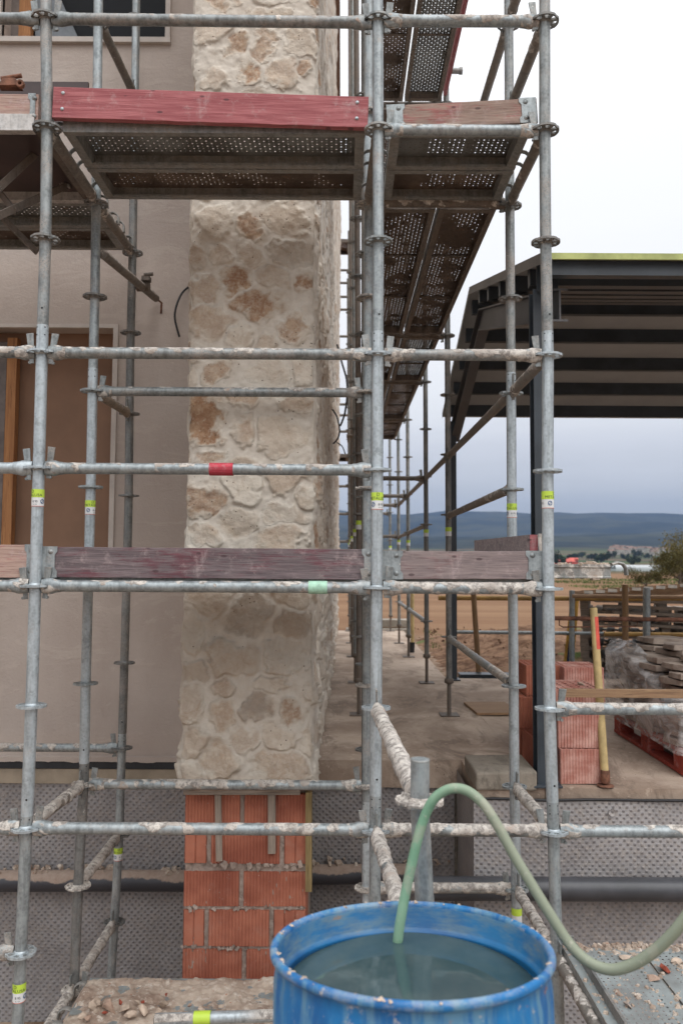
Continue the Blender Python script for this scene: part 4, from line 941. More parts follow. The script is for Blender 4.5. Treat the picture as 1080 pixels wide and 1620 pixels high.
# wall tie with its coupler
pa, pb = at(163, 402, Y2 + .03), at(247, 472, 5.0)
T = thing('wall_tie', 'muddy tie tube clamped to the dark post and hooked into the pink wall', 'scaffold tube', pa)
MB().sweep([Vector((0, 0, 0)), pb - pa], TR, 16, crust=.25, seed=4).build('tube', TUBED, T)
MB().sweep([pb - pa, pb - pa + Vector((.03, .03, -.02)), pb - pa + Vector((.02, .06, -.08))], .007, 8).build('hook', RUST, T)
cp = at(226, 452, Y3) - pa; mb = MB(); mb.sweep([cp + Vector((-.035, 0, 0)), cp + Vector((.04, 0, 0))], .036, 12); mb.box(cp + Vector((.03, -.03, .03)), (.05, .05, .03)); mb.sweep([cp + Vector((.02, -.05, .05)), cp + Vector((.075, -.05, .055))], .012, 8); mb.build('coupler', RAILB, T, .003)

# ------------------------------------------------------------------ decks
def plank(label, a, b, w_=.315, sheet=SHEETG, rail=RAILG, dep=.062, ribs=0, name='deck_plank', hooks=True, cat='deck plank'):
    "steel plank from a to b (centre line, top surface)"
    a = Vector(a); b = Vector(b); d = b - a; L = d.length; T = thing(name, label, cat, (a + b) / 2, (0, 0, math.atan2(d.y, d.x)))
    mb = MB(); nx = 2; mb.add([(-L / 2, -w_ / 2 + .002, 0), (L / 2, -w_ / 2 + .002, 0), (L / 2, w_ / 2 - .002, 0), (-L / 2, w_ / 2 - .002, 0)], [(0, 1, 2, 3)]); mb.build('perforated_sheet', sheet, T)
    for s_ in (-1, 1):
        mb = MB(); y = s_ * w_ / 2; prof = [(y, .001), (y, -dep), (y - s_ * .032, -dep), (y - s_ * .032, -dep + .012), (y - s_ * .029, -dep + .012), (y - s_ * .029, -dep + .003), (y - s_ * .003, -dep + .003), (y - s_ * .003, .001)]
        n = len(prof); vs = [(-L / 2, *p) for p in prof] + [(L / 2, *p) for p in prof]
        f = [(i, (i + 1) % n, n + (i + 1) % n, n + i) for i in range(n)]
        mb.add(vs, f if s_ < 0 else [q[::-1] for q in f]); mb.build('side_rail', rail, T)
    for k in range(ribs):
        x = lerp(-L / 2, L / 2, (k + 1) / (ribs + 1)); mb = MB(); mb.span((x - .006, -w_ / 2 + .034, -.014), (x + .006, w_ / 2 - .034, -.002)); mb.build('cross_rib', rail, T)
    for s_ in (-1, 1):
        mb = MB(); mb.span((s_ * (L / 2 - .003), -w_ / 2 + .0035, -dep + .001), (s_ * (L / 2 - .045), w_ / 2 - .0035, -.0025)); e = mb.build('end_cap', rail, T)
        if hooks:
            for y in (-w_ / 2 + .05, w_ / 2 - .05):
                mb = MB(); x0 = s_ * (L / 2 - .01); arc = [(x0, y, -.025)] + [(x0 + s_ * (.037 - .035 * math.cos(q)), y, -.030 + .034 * math.sin(q)) for q in np.linspace(.3, 2.9, 7)] + [(x0 + s_ * .074, y, -.062)]
                mb.sweep(arc, 1.0, 8, ell=[(.005, .016)] * len(arc)); mb.build('hook', rail, T)
    return T
zdk = z19 + .065
fx0, fx1, fx2 = POSTS['FL'](z19).x, POSTS['FM'](z19).x, POSTS['FR'](z19).x
for i, yy in enumerate((3.535, 3.865)):
    w_ = 'front' if i == 0 else 'back'
    plank('%s plank of the long upper deck behind the bright red toe board' % w_, (fx0 + .055, yy, zdk), (fx1 - .055, yy, zdk), .318, SHEETG if i == 0 else SHEETB, RAILG)
    plank('%s plank of the short upper deck at right, seen from below against the sky' % w_, (fx1 + .055, yy, zdk), (fx2 - .055, yy, zdk), .318, SHEETG if i == 0 else SHEETB, RAILG)
def cdeck(i, ya, yb, zc, s1=SHEETB, s2=SHEETB, lvl='platform'):
    nm = ['nearest', 'second', 'third', 'fourth', 'fifth'][i]
    for j, (x, sm) in enumerate(((.345, s1), (.665, s2))):
        plank('%s brown deck plank of the corridor %s, %s one of the pair' % (nm, lvl, ['inner', 'outer'][j]), (x, ya + .06, zc), (x, yb - .06, zc), .30 + .005 * j, sm, RAILB, ribs=2)
cY = [Y2] + rowY
for i in range(4): cdeck(i, cY[i], cY[i + 1], zdk - .01, SHEETB, SHEETG if i == 1 else SHEETB)
cdeck(0, Y2, rowY[0], zdk + 2.0 - .01, SHEETB, SHEETG, 'top platform')
plank('far plank of the corridor top platform', (.50, rowY[0] + .06, zdk + 1.99), (.50, rowY[1] - .06, zdk + 1.99), .6, SHEETB, RAILB)
for (Y, k) in ((rowY[0], '0'), (rowY[1], '1'), (rowY[2], '2')):
    ledger('corridor platform bearer number %s counted from the camera' % {'0': 'one', '1': 'two', '2': 'three'}[k], J('L' + k, z19), J('R' + k, z19), RAILB, 0)
ledger('bearer under the far end of the corridor top platform', J('L0', Zr(8)), J('R0', Zr(8)), RAILB, 0)
ledger('bearer between the second row posts under both platforms', J('BM', z19 + .0), J('BR', z19 + .0), RAILB, .3)
# side deck on the left between second row and muddy row
for j, yy in enumerate((Y2 + .19, Y2 + .51)):
    plank('%s perforated plank of the left side deck under the dark phenolic board' % ['near', 'far'][j], (fx0 - 1.5, yy, zdk), (fx0 - .03, yy, zdk), .31, SHEETG if j == 0 else SHEETB, RAILG)
# access deck: plywood in aluminium frame with folding braces
T = thing('access_deck', 'hatch deck with dark brown plywood underside and pale aluminium rails at the left edge', 'deck', (fx0 - .75, Y1 + .35, zdk))
for s_, nm in ((-1, 0), (1, 1)):
    mb = MB(); mb.span((-.70, s_ * .335 - .012, -.075), (.69, s_ * .335 + .012, .002)); mb.span((-.70, s_ * .335 - .018, -.078), (.69, s_ * .335 + .018, -.070)); mb.build('side_rail', ALU, T, .002)
mb = MB(); mb.span((-.695, -.322, -.030), (.685, .322, -.016)); mb.build('plywood', PLY, T)
MB().span((.690, -.32, -.07), (.73, .32, 0)).build('end_cap', RAILB, T)
zz0 = zdk; o = Vector(T.location)
for (p, q) in (((-20, 315, 3.40), (63, 237, 3.66)), ((-10, 345, 3.36), (110, 292, 3.95)), ((-5, 298, 3.9), (24, 335, 3.5)), ((5, 345, 3.8), (60, 400, 3.95))):
    a, b = at(*p) - o, at(*q) - o; d = b - a; mb = MB(); mb.box((a + b) / 2, (d.length, .010, .034), aim(d)); mb.build('brace_bar', RAILB, T, .002)
mb = MB(); p = at(103, 291, 3.93) - o; mb.box(p, (.05, .02, .04)); mb.lathe(p + Vector((0, -.014, 0)), [(0, .006), (.013, .004), (.014, -.006)], 16, M=Matrix.Rotation(math.pi / 2, 3, 'X')); mb.build('hinge', ALU, T)
# dark phenolic board standing on the side deck
a, b = at(-60, 128, 4.10), at(138, 206, 4.10)
mb = MB(); mb.span((a.x, 4.10, b.z), (b.x, 4.118, a.z)); tag(mb.build('phenolic_board', PLY, None, .002), 'dark brown phenolic board standing on edge behind the left toe boards', 'board')
p = at(18, 132, 3.38); mb = MB(); mb.box(p, (.10, .05, .035), None, (.6, .8), .006); mb.sweep([p + Vector((-.04, -.01, .015)), p + Vector((.05, -.01, .03))], .010, 8); mb.lathe(p + Vector((.055, -.03, -.022)), [(.008, -.01), (.018, -.01), (.018, .01), (.008, .01), (.008, -.01)], 12, M=Matrix.Rotation(math.pi / 2, 3, 'X'))
tag(mb.build('rusty_coupler', RUST, None, .002), 'rusty scaffold coupler lying on top of the left bare toe board', 'coupler')
# deck at camera height (seen edge on) and its jutting plank end
zdm = zm1 + .055
for j, yy in enumerate((3.535, 3.865)):
    w_ = ['front', 'back'][j]
    plank('%s plank of the middle deck hidden behind the purple toe board' % w_, (fx0 + .055, yy, zdm), (fx1 - .055, yy, zdm), .318, SHEETG, RAILG)
    plank('%s plank of the middle deck behind the mauve toe board' % w_, (fx1 + .055, yy, zdm), (fx2 - .055, yy, zdm), .318, SHEETG, RAILG)
    plank('%s plank of the middle deck left of the left front post' % w_, (fx0 - 1.4, yy, zdm - .02), (fx0 - .055, yy, zdm - .02), .318, SHEETG, RAILG)
for k1, k2, lb in (('FL', 'BL', 'left'), ('FM', 'BM', 'middle'), ('FR', 'BR', 'right')):
    ledger('bearer of the middle deck between the %s front post and the post behind it' % lb, J(k1, zm1), J(k2, zm1), GALV, .3)
pL, pR = at(880, 904, 3.40), at(966, 904, 3.40)
T = thing('deck_end_piece', 'crusted grey steel plank end with bent hook sticking out right of the front post', 'deck plank', pR)
mb = MB(); L = pR.x - .55; h0, h1 = at(966, 893, 3.40).z - pR.z, at(966, 915, 3.40).z - pR.z
prof = [(0, h0), (0, h0 - .012), (.006, h0 - .018), (.006, h1 + .010), (0, h1 + .005), (0, h1), (.20, h1), (.20, h0)]
n = len(prof); vs = []; nn = 40
for k in range(nn + 1):
    x = lerp(-L, 0, k / nn)
    for (y, zc) in prof: vs.append((x, y, zc))
mb.add(vs, [(k * n + i, (k + 1) * n + i, (k + 1) * n + (i + 1) % n, k * n + (i + 1) % n) for k in range(nn) for i in range(n)]); mb.add([vs[nn * n + i] for i in range(n)], [tuple(range(n))])
mb.cr = [max(0, min(1, mn.noise(Vector(p) * 30) * 2 + .2)) for p in mb.v]; mb.build('channel', RAILG, T)
for k in range(26):
    pass
mb = MB()
for k in range(44):
    x = -rnd.random() * .34; r = rnd.uniform(.003, .009) * (1.7 if -.09 < x < -.03 else 1); mb.box((x, rnd.uniform(0, .05), (h0 if rnd.random() < .7 else h1) + r * .2), (r * 2.4, r * 2, r * 1.3), Matrix.Rotation(rnd.uniform(0, 3), 3, 'Z'), (.6, .6), r * .3)
mb.build('mortar_crust', RUB, T)['kind'] = 'stuff'
hk = [at(966, 893, 3.42), at(975, 890, 3.42), at(984, 892, 3.42), at(989, 899, 3.42), at(990, 910, 3.42)]
MB().sweep([p - pR for p in hk], 1.0, 10, ell=[(.007, .02)] * 5, crust=.3, seed=2).build('hook', RAILG, T)

# lower rubble deck at left, floor planks at right
zl = zm21 + .05
for i, yy in enumerate((3.535, 3.865)):
    plank('%s galvanised plank under the rubble of the lowest deck' % ['front', 'back'][i], (fx0 + .075, yy, zl), (fx1 - .055, yy, zl), .318, SHEETS, RAILG)
def rubble_sheet(x0, x1, y0, y1, z_, amp, nx, ny, seed, cover=.0):
    m = MB(); vs = []
    for j in range(ny):
        for i in range(nx):
            x = lerp(x0, x1, i / (nx - 1)); y = lerp(y0, y1, j / (ny - 1)); e = min(i, nx - 1 - i, j, ny - 1 - j) / 4.0; e = min(1, e)
            n = mn.fractal(Vector((x * 7, y * 7, seed)), .7, 2.2, 5); n2 = mn.noise(Vector((x * 42, y * 42, seed))); vs.append((x, y, z_ - .012 + e * (amp * (.7 + n) + .006 * n2) + cover * e))
    m.add(vs, [(j * nx + i, j * nx + i + 1, (j + 1) * nx + i + 1, (j + 1) * nx + i) for j in range(ny - 1) for i in range(nx - 1)], None, True); return m
tag(rubble_sheet(fx0 + .06, fx1 - .02, 3.36, 4.03, zl, .022, 190, 90, 4, .008).build('mortar_debris', RUB), 'carpet of dried mortar and grit on the lowest deck', 'rubble', None, 'stuff')
def rock(name, label, p, r, m, group=None, seed=0, sq=.65):
    import bmesh
    bm = bmesh.new(); bmesh.ops.create_icosphere(bm, subdivisions=(2 if r > .03 else 1), radius=1)
    Rt = Matrix.Rotation(seed * 1.7, 3, Vector((.3, .5, 1)).normalized())
    for v in bm.verts:
        c = v.co.copy(); d = 1 + .75 * mn.noise(c * 1.1 + Vector((seed, 0, 0))) + .3 * mn.noise(c * 3 + Vector((0, seed, 0)))
        c = Vector([math.copysign(abs(q) ** .75, q) for q in c]); v.co = Rt @ Vector((c.x * d * r * 1.25, c.y * d * r * .9, c.z * d * r * sq))
    me = bpy.data.meshes.new(name); bm.to_mesh(me); bm.free(); me.materials.append(m); o = link(name, me, None, 0, p); return tag(o, label, 'rubble' if 'brick' not in name else 'brick', group)
PALE = M_('pale_stone', flat((.47, .37, .29), .95, 0, .25, 20, .5)); PALED = M_('pale_stone_pink', flat((.42, .29, .22), .95, 0, .25, 20, .5)); REDB = M_('brick_fragment', flat((.32, .07, .04), .9, 0, .3, 20, .5))
for k, (px, py, r, m) in enumerate([(153,1590,11,PALE),(174,1592,9,PALED),(198,1594,8,PALE),(208,1603,7,PALE),(228,1598,9,PALE),(259,1588,6,PALE),(252,1598,5,PALE),(131,1606,6,PALE),(321,1600,7,PALE),(285,1606,6,PALED),(350,1592,4,PALE),(140,1611,5,PALED),(218,1585,4,PALE),(300,1590,4,PALED),(372,1600,5,PALE)]):
    Yd = -(zl + .02) * 1.0; zt = zl + .035; q = at(px, py, 1.0); Yk = zt / q.z; p = at(px, py, Yk)
    rock('rubble_stone', 'pale chunk of mortar or stone on the rubble of the lowest deck', p, r * Yk / F_PX, m, 'mortar chunks on the lowest deck', k + 1)
for k, (px, py, r) in enumerate([(191,1586,4),(166,1602,3.5),(226,1585,3),(263,1573,2.5)]):
    q = at(px, py, 1.0); Yk = (zl + .03) / q.z; rock('brick_fragment', 'tiny red brick fragment in the rubble of the lowest deck', at(px, py, Yk), r * Yk / F_PX, REDB, 'red brick fragments on the lowest deck', k + 20)
# loose tube with a lime sticker lying on the lowest deck, in front
q0, q1 = at(246, 1613, 3.45), at(450, 1606, 3.45)
T = thing('loose_tube', 'loose galvanised tube with lime sticker lying at the bottom edge left of the drum', 'scaffold tube', q0); dd = q1 - q0
MB().sweep([Vector(), dd * .5, dd * 1.4], TR, 20, crust=.15, seed=3).build('tube', GALVB, T); MB().sweep([dd * .30, dd * .43], TR + .003, 20, cap=False).build('sticker', LIME, T)
MB().sweep([Vector((-.004, 0, 0)), Vector((0.001, 0, 0))], .018, 16).build('open_end', DARK, T)
# right floor planks run towards the camera
zf = zm16 + .05
pv = at(1024, 1519, 1.0); xs1 = pv.x / pv.z * zf
plank('perforated floor plank beside the drum, left one', (xs1 - .155, 3.30, zf), (xs1 - .155, 1.2, zf), .305, SHEETS, RAILG, hooks=False)
plank('perforated floor plank at the right edge of the photo, bearing a red brick shard', (xs1 + .157, 3.30, zf), (xs1 + .157, 1.2, zf), .305, SHEETS, RAILG, hooks=False)
plank('perforated floor plank wholly right of the red shard', (xs1 + .47, 3.30, zf), (xs1 + .47, 1.2, zf), .305, SHEETS, RAILG, hooks=False)
for j, xx in enumerate((.60, .28, -.04)):
    plank('floor plank %s carrying the blue drum' % ['right', 'middle', 'left'][j], (xx, 2.15, zf), (xx, 1.0, zf), .305, SHEETS, RAILG, hooks=False)
mb = MB(); r3 = random.Random(5)
for k in range(2400):
    x = r3.uniform(xs1 - .30, xs1 + .6); y = r3.uniform(1.9, 3.32); dn = mn.noise(Vector((x * 6, y * 6, 0)))
    if dn < .0 and r3.random() < .72: continue
    r = r3.uniform(.0015, .010) * (r3.random() ** 1.2 + .25); mb.box((x, y, zf + r * .3), (r * 2.2, r * 2, r * .9), Matrix.Rotation(r3.uniform(0, 3), 3, 'Z'), (.6, .6), r * .35)
for k in range(160):
    x = r3.uniform(xs1 - .30, xs1 + .6); r = r3.uniform(.004, .012); mb.box((x, 3.30 + r3.uniform(-.02, .03), zf + r * .3), (r * 2.2, r * 2, r * 1.2), Matrix.Rotation(r3.uniform(0, 3), 3, 'Z'), (.6, .6), r * .35)
tag(mb.build('mortar_crumbs', RUB), 'grains and flakes of mortar scattered over the perforated floor planks', 'rubble', None, 'stuff')
for (nm, lb, px, py, r, m) in (('brick_fragment', 'red brick shard on the perforated floor at right', 1052, 1533, 11, REDB), ('rubble_stone', 'pale flat flake near the back edge of the perforated floor', 986, 1514, 7, PALE), ('rubble_stone', 'dull grey lump on the perforated floor near the bottom edge', 993, 1590, 6, MORT), ('rubble_stone', 'cream lump on the perforated floor at the far right edge', 1070, 1519, 8, PALE), ('rubble_stone', 'sandy clod between the hose and the red shard', 1034, 1546, 9, PALED)):
    q = at(px, py, 1.0); Yk = (zf + .008) / q.z; rock(nm, lb, at(px, py, Yk), r * Yk / F_PX, m, None, px % 13, .4)
pA, pB = Vector((POSTS['FR'](zf).x + .055, 3.30, zf + .01)), Vector((POSTS['FR'](zf).x + .075, 1.2, zf + .01))
tag(MB().box((0, 0, 0), (2.1, .012, .055)).build('edge_rail', GALVD, None, .002), 'narrow dark steel rail standing along the left edge of the perforated floor', 'rail')
er = [o for o in COL.objects if o.name.startswith('edge_rail')][0]; er.matrix_world = Matrix.Translation((pA + pB) / 2) @ aim(pB - pA).to_4x4()

# ------------------------------------------------------------------ toe boards
def toe(label, tlx, tly, trx, try_, hpx, Y, m, br=(), name='toe_board', th=.03, ends=()):
    a = at(tlx, tly, Y); b = at(trx, try_, Y); h = hpx / F_PX * Y * 1.0; d = b - a; L = d.length
    T = thing(name, label, 'toe board', (a + b) / 2); ang = math.atan2(d.z, Vector((d.x, d.y)).length)
    T.rotation_euler = (0, -ang, math.atan2(d.y, d.x))
    n = 40; mb = MB(); vs = []
    for k in range(n + 1):
        x = lerp(-L / 2, L / 2, k / n); e0_ = .0016 * mn.noise(Vector((x * 12, 0, a.z))); e1_ = .0022 * mn.noise(Vector((x * 12, 5, a.z)))
        vs += [(x, 0, e0_), (x, 0, -h + e1_), (x, th, -h + e1_), (x, th, e0_)]
    mb.add(vs, [(4 * k + j, 4 * k + (j + 1) % 4, 4 * k + 4 + (j + 1) % 4, 4 * k + 4 + j) for k in range(n) for j in range(4)] + [(0, 3, 2, 1), (4 * n, 4 * n + 1, 4 * n + 2, 4 * n + 3)])
    mb.build('board', m, T, .002)
    for (x0, x1, kind) in br: # steel end plates with two bolts; x in photo pixels from the board's left top corner
        X0, X1 = (x0 - (tlx + trx) / 2) * Y / F_PX, (x1 - (tlx + trx) / 2) * Y / F_PX; mb = MB(); zt, zb = .002, -h - .001
        ov = (X0, X1); inner = X1 if kind == 'L' else X0; s_ = -1 if kind == 'L' else 1
        o_ = X0 if kind == 'L' else X1
        pr = [(o_, zt), (inner, zt), (inner, lerp(zt, zb, .16)), (inner + s_ * .010, lerp(zt, zb, .26)), (inner + s_ * .010, lerp(zt, zb, .70)), (inner, lerp(zt, zb, .80)), (inner, zb), (o_, zb)]
        vs = [(x, -.004, zc) for x, zc in pr] + [(x, -.0005, zc) for x, zc in pr]; m_ = len(pr)
        mb.add(vs, [tuple(range(m_))[::-1] if kind == 'L' else tuple(range(m_)), tuple(range(m_, 2 * m_))] + [(i, (i + 1) % m_, m_ + (i + 1) % m_, m_ + i) for i in range(m_)])
        pl = mb.build('end_plate', GALVM, T)
        for fz in (.17, .80):
            mb = MB(); mb.lathe((inner + s_ * .028, -.004, lerp(zt, zb, fz)), [(0, .004), (.006, .0035), (.0075, .001), (.011, .0008), (.011, -.001)], 12, M=Matrix.Rotation(math.pi / 2, 3, 'X')); mb.build('bolt', GALV, pl)
    for (x0, fz) in ends:
        X0 = (x0 - (tlx + trx) / 2) * Y / F_PX; mb = MB(); mb.lathe((X0, -.001, -h * fz), [(0, .004), (.006, .0035), (.008, .001), (.008, -.001)], 12, M=Matrix.Rotation(math.pi / 2, 3, 'X')); mb.build('bolt', GALVB, T)
    return T
toe('bright red painted toe board across the long upper deck', 85, 137, 583, 153, 52, Y1 - .01, WOODRED, ends=((92, .2), (92, .72), (574, .2), (574, .72)))
toe('short faded red toe board of the upper deck at right with steel end plates', 612, 167, 848, 155, 41, Y1 + .02, WOODFADE, ((606, 636, 'L'), (823, 851, 'R')))
toe('bare pinkish toe board at the upper left edge of the photo', -420, 142, 62, 149, 47, Y1 + .01, WOODPINK, ((54, 66, 'R'),))
toe('long faded purple toe board crossing the stone pier', 70, 865, 588, 869, 48, Y1 + .01, WOODPUR, ((60, 92, 'L'), (572, 592, 'R')))
toe('short mauve weathered toe board right of the middle post', 606, 872, 858, 872, 44, Y1 + .01, WOODMAUVE, ((600, 637, 'L'), (831, 860, 'R')))
toe('bare pinkish toe board at the middle left edge of the photo', -420, 858, 52, 862, 52, Y1 + .01, WOODPINK, ((40, 56, 'R'),))
# side toe board end with red edge, and the red one of the corridor top platform
pc = at(850, 846, 3.50)
T = thing('toe_board', 'side toe board end with red painted tip standing right behind the mauve board', 'toe board', pc)
mb = MB(); L = .62; h = .155; mb.add([(0, 0, 0), (0, .035, 0), (-.035, .035, 0), (-.035, 0, 0), (0, 0, -h), (0, .035, -h), (-.035, .035, -h), (-.035, 0, -h)], [(0, 3, 2, 1), (0, 1, 5, 4), (1, 2, 6, 5), (2, 3, 7, 6), (3, 0, 4, 7), (4, 5, 6, 7)]); mb.build('painted_tip', WOODRED, T)
mb = MB(); mb.add([(-.036, 0, 0), (-.036, .03, 0), (-.16, .55, -.012), (-.19, .55, -.012), (-.036, 0, -h), (-.036, .03, -h), (-.16, .55, -h), (-.19, .55, -h)], [(0, 3, 2, 1), (0, 1, 5, 4), (1, 2, 6, 5), (2, 3, 7, 6), (3, 0, 4, 7), (4, 5, 6, 7)]); mb.build('board', WOODMAUVE, T)
MB().sweep([(.006, -.012, .005), (.008, -.012, -.04), (.012, -.014, -.10)], 1.0, 8, ell=[(.004, .010)] * 3, crust=.8, seed=1).build('bracket', GALV, T)
o = MB().box((0, 0, 0), (rowY[0] - Y2 - .1, .03, .15)).build('toe_board', WOODRED, None, .002); o.matrix_world = Matrix.Translation((.855, (Y2 + rowY[0]) / 2, zdk + 2.06)) @ Matrix.Rotation(math.pi / 2, 4, 'Z'); tag(o, 'red toe board edge of the corridor top platform seen against the sky', 'toe board')
p = at(700, 112, 6.4); tag(MB().sweep([p, p + Vector((.16, 0, 0))], TR, 12).sweep([p + Vector((.14, -.0, 0)), p + Vector((.165, 0, 0))], .03, 12).build('tube_stub', GALV), 'short tube stub poking out beside the corridor top platform', 'scaffold tube')

# far scaffold behind the house, glimpsed in the slit beside the stone wall
for i, z_ in enumerate([.36, .86, 1.36, 2.36, 2.66, 2.86, 3.86, 4.12, 4.62, 4.86, 5.12, 5.36]):
    tag(MB().sweep([(-1.6, 14.2, z_), (.15, 14.2, z_)], TR, 8).build('ledger', TUBED), 'thin rung like tube of the far scaffold behind the house', 'scaffold tube', 'rungs of the far scaffold')
for z_, lb in ((1.95, 'lower'), (5.95, 'upper')): plank('%s deck of the far scaffold seen through the slit beside the stone wall' % lb, (-1.6, 14.5, z_), (.12, 14.5, z_), .6, SHEETB, RAILB, ribs=1, hooks=False)
tag(MB().sweep([(-1.6, 14.2, -1.44), (-1.6, 14.2, 6.3)], TR, 10).build('scaffold_post', GALVD), 'lone post of the far scaffold hidden behind the stone wall', 'scaffold post')
p = at(548, 690, 8.3); tag(MB().sweep([p, p + Vector((.09, 0, 0))], .022, 10).sweep([p + Vector((.02, 0, .04)), p + Vector((.02, 0, -.07))], .012, 8).build('tie_clamp', TUBEO), 'rusty wall tie clamp beside the looped cable', 'coupler')

# ================================================================== STEEL CANOPY
CX = 1.11
T = thing('canopy', 'open dark steel canopy with beige ceiling panels beside the house', 'canopy', (1.2, 4.46, ZS)); o = Vector(T.location)
zn = at(870, 410, 4.2).z; Yr = 6.74; zr = at(745, 462, Yr).z; Yf = 8.60; zf_ = at(702, 660, Yf).z
def cb(name, vs8, m, bev=0): # box from 4 (y,z) corners swept along x
    (x0, x1, q) = vs8; mb = MB(); n = len(q); vs = [(x0, y, z_) for y, z_ in q] + [(x1, y, z_) for y, z_ in q]
    mb.add(vs, [tuple(range(n)), tuple(range(n, 2 * n))[::-1]] + [(i, n + i, n + (i + 1) % n, (i + 1) % n) for i in range(n)]); local(mb, T); return mb.build(name, m, T, bev)
th = .035
cb('ceiling_panel', (CX, 9.2, [(4.2, zn), (Yr, zr), (Yr, zr + th), (4.2, zn + th)]), CEIL); cb('ceiling_panel', (CX, 9.2, [(Yr + .002, zr), (Yf, zf_), (Yf, zf_ + th), (Yr + .002, zr + th)]), CEIL)
cb('roof_edge', (CX + .0, 9.2, [(4.185, zn - .004), (4.198, zn - .004), (4.198, zn + .032), (4.185, zn + .030)]), LPANEL)
FB = M_('canopy_fascia', flat((.17, .155, .14), .6, 0, .15, 3))
for (ya, za, yb, zb) in ((4.19, zn, Yr, zr), (Yr + .001, zr, Yf, zf_)):
    mb = MB(); mb.add([(CX - .006, ya, za - .02), (CX - .006, yb, zb - .02), (CX - .006, yb, zb + .045), (CX - .006, ya, za + .045), (CX + .03, ya, za + .045), (CX + .03, yb, zb + .045)], [(0, 3, 2, 1), (3, 4, 5, 2)]); local(mb, T).build('fascia', FB, T)
sn = (zr - zn) / (Yr - 4.2); sf = (zf_ - zr) / (Yf - Yr)
roofz = lambda y: zn + sn * (y - 4.2) if y < Yr else zr + sf * (y - Yr)
for y in (4.27, 4.75, 5.2, 5.65, 6.1, 6.5, 6.86, 7.22, 7.62, 8.01, 8.40):
    h = .11 if y < 4.5 else .135; zt = roofz(y) - .004; w_ = .06; h *= .8
    q = [(y - w_ / 2, roofz(y - w_ / 2) - .003), (y + w_ / 2, roofz(y + w_ / 2) - .003), (y + w_ / 2, zt - h), (y - w_ / 2, zt - h)]
    cb('purlin', (CX + .035, 9.0, q), STEELBLUE)
for xr in (CX + .07, 4.6, 8.2):
    for (ya, yb) in ((4.36, Yr), (Yr, Yf - .12)):
        za, zb = roofz(ya) - .15, roofz(yb) - .15; mb = MB(); hh_ = .19
        for (x0, x1, t0, t1) in ((xr, xr + .09, 0, .012), (xr, xr + .09, hh_ - .012, hh_), (xr + .04, xr + .05, .012, hh_ - .012)):
            vs = [(x, y, z_ - dz) for x in (x0, x1) for (y, z_) in ((ya, za), (yb, zb)) for dz in (t0, t1)]
            mb.add(vs, [(0, 1, 3, 2), (4, 6, 7, 5), (0, 4, 5, 1), (2, 3, 7, 6), (0, 2, 6, 4), (1, 5, 7, 3)])
        local(mb, T).build('rafter', M_('rafter_steel', flat((.085, .082, .085), .5, 0, .2, 3)) if 'rafter_steel' not in bpy.data.materials else bpy.data.materials['rafter_steel'], T)
    for Yc, wx in ((4.51, .10), (8.42, .10)):
        x0 = at(843, 900, 4.51).x if (xr < 2 and Yc < 5) else (1.15 if xr < 2 else xr); mb = MB(); zt = roofz(Yc) - .16; wx = wx if Yc < 5 else .075
        mb.span((x0, Yc - .05, ZS), (x0 + wx, Yc - .042, zt)); mb.span((x0, Yc + .042, ZS), (x0 + wx, Yc + .05, zt)); mb.span((x0 + wx / 2 - .005, Yc - .042, ZS), (x0 + wx / 2 + .005, Yc + .042, zt)); mb.span((x0 - .03, Yc - .09, ZS - .001), (x0 + wx + .03, Yc + .09, ZS + .012))
        if Yc < 5: mb.span((x0 + .02, Yc - .06, zt - .02), (x0 + .145, Yc - .052, zt + .14))
        local(mb, T).build('column', STEELBLUE, T, .002)

# ================================================================== THINGS ON THE RIGHT SLAB
def block_mesh(w_, d_, h_, name, m):
    mb = MB(); prof = []
    def side(a, b):
        a = Vector(a); b = Vector(b); n = max(3, int((b - a).length / .0165)); t_ = (b - a).normalized(); nr = Vector((-t_.y, t_.x))
        for i in range(n):
            p, q = a.lerp(b, i / n), a.lerp(b, (i + 1) / n); prof.extend([p + t_ * .003 + nr * .0035, p + t_ * .005, q - t_ * .004, q - t_ * .001 + nr * .0035])
    for a, b in (((0, 0), (w_, 0)), ((w_, 0), (w_, d_)), ((w_, d_), (0, d_)), ((0, d_), (0, 0))): side(a, b)
    n = len(prof); vs = [(p.x, p.y, .001) for p in prof] + [(p.x, p.y, h_) for p in prof]; mb.add(vs, [(i, (i + 1) % n, n + (i + 1) % n, n + i) for i in range(n)])
    mb.add([(.004, .004, h_ - .05), (w_ - .004, .004, h_ - .05), (w_ - .004, d_ - .004, h_ - .05), (.004, d_ - .004, h_ - .05)], [(0, 1, 2, 3)])
    e = .012
    for a, b in (((.0036, .0036), (w_ - .0036, e)), ((.0036, d_ - e), (w_ - .0036, d_ - .0036)), ((.0036, e), (e, d_ - e)), ((w_ - e, e), (w_ - .0036, d_ - e))): mb.span((a[0], a[1], h_ - .05), (b[0], b[1], h_))
    for k in range(1, 7): y = d_ * k / 7; mb.span((e, y - .0035, h_ - .05), (w_ - e, y + .0035, h_ - .0008))
    for k in range(1, 6): x = w_ * k / 6; mb.span((x - .0035, e, h_ - .0499), (x + .0035, d_ - e, h_ - .0012))
    return mb.mesh(name, m)
BM1 = block_mesh(.255, .30, .192, 'clay_block', BRICKP); BM2 = block_mesh(.255, .30, .192, 'clay_block', BRICK); BM3 = block_mesh(.29, .40, .125, 'clay_block', BRICKP)
def blk(me, lb, x, y, z_, rz=0): return tag(link('clay_block', me, None, 0, (x, y, z_), (0, 0, rz)), lb, 'brick', 'clay blocks by the canopy column')
xA = at(884, 1200, 4.52).x
blk(BM1, 'bottom block of the front stack right of the column, standing on the slab', xA, 4.50, ZS + .001, .03)
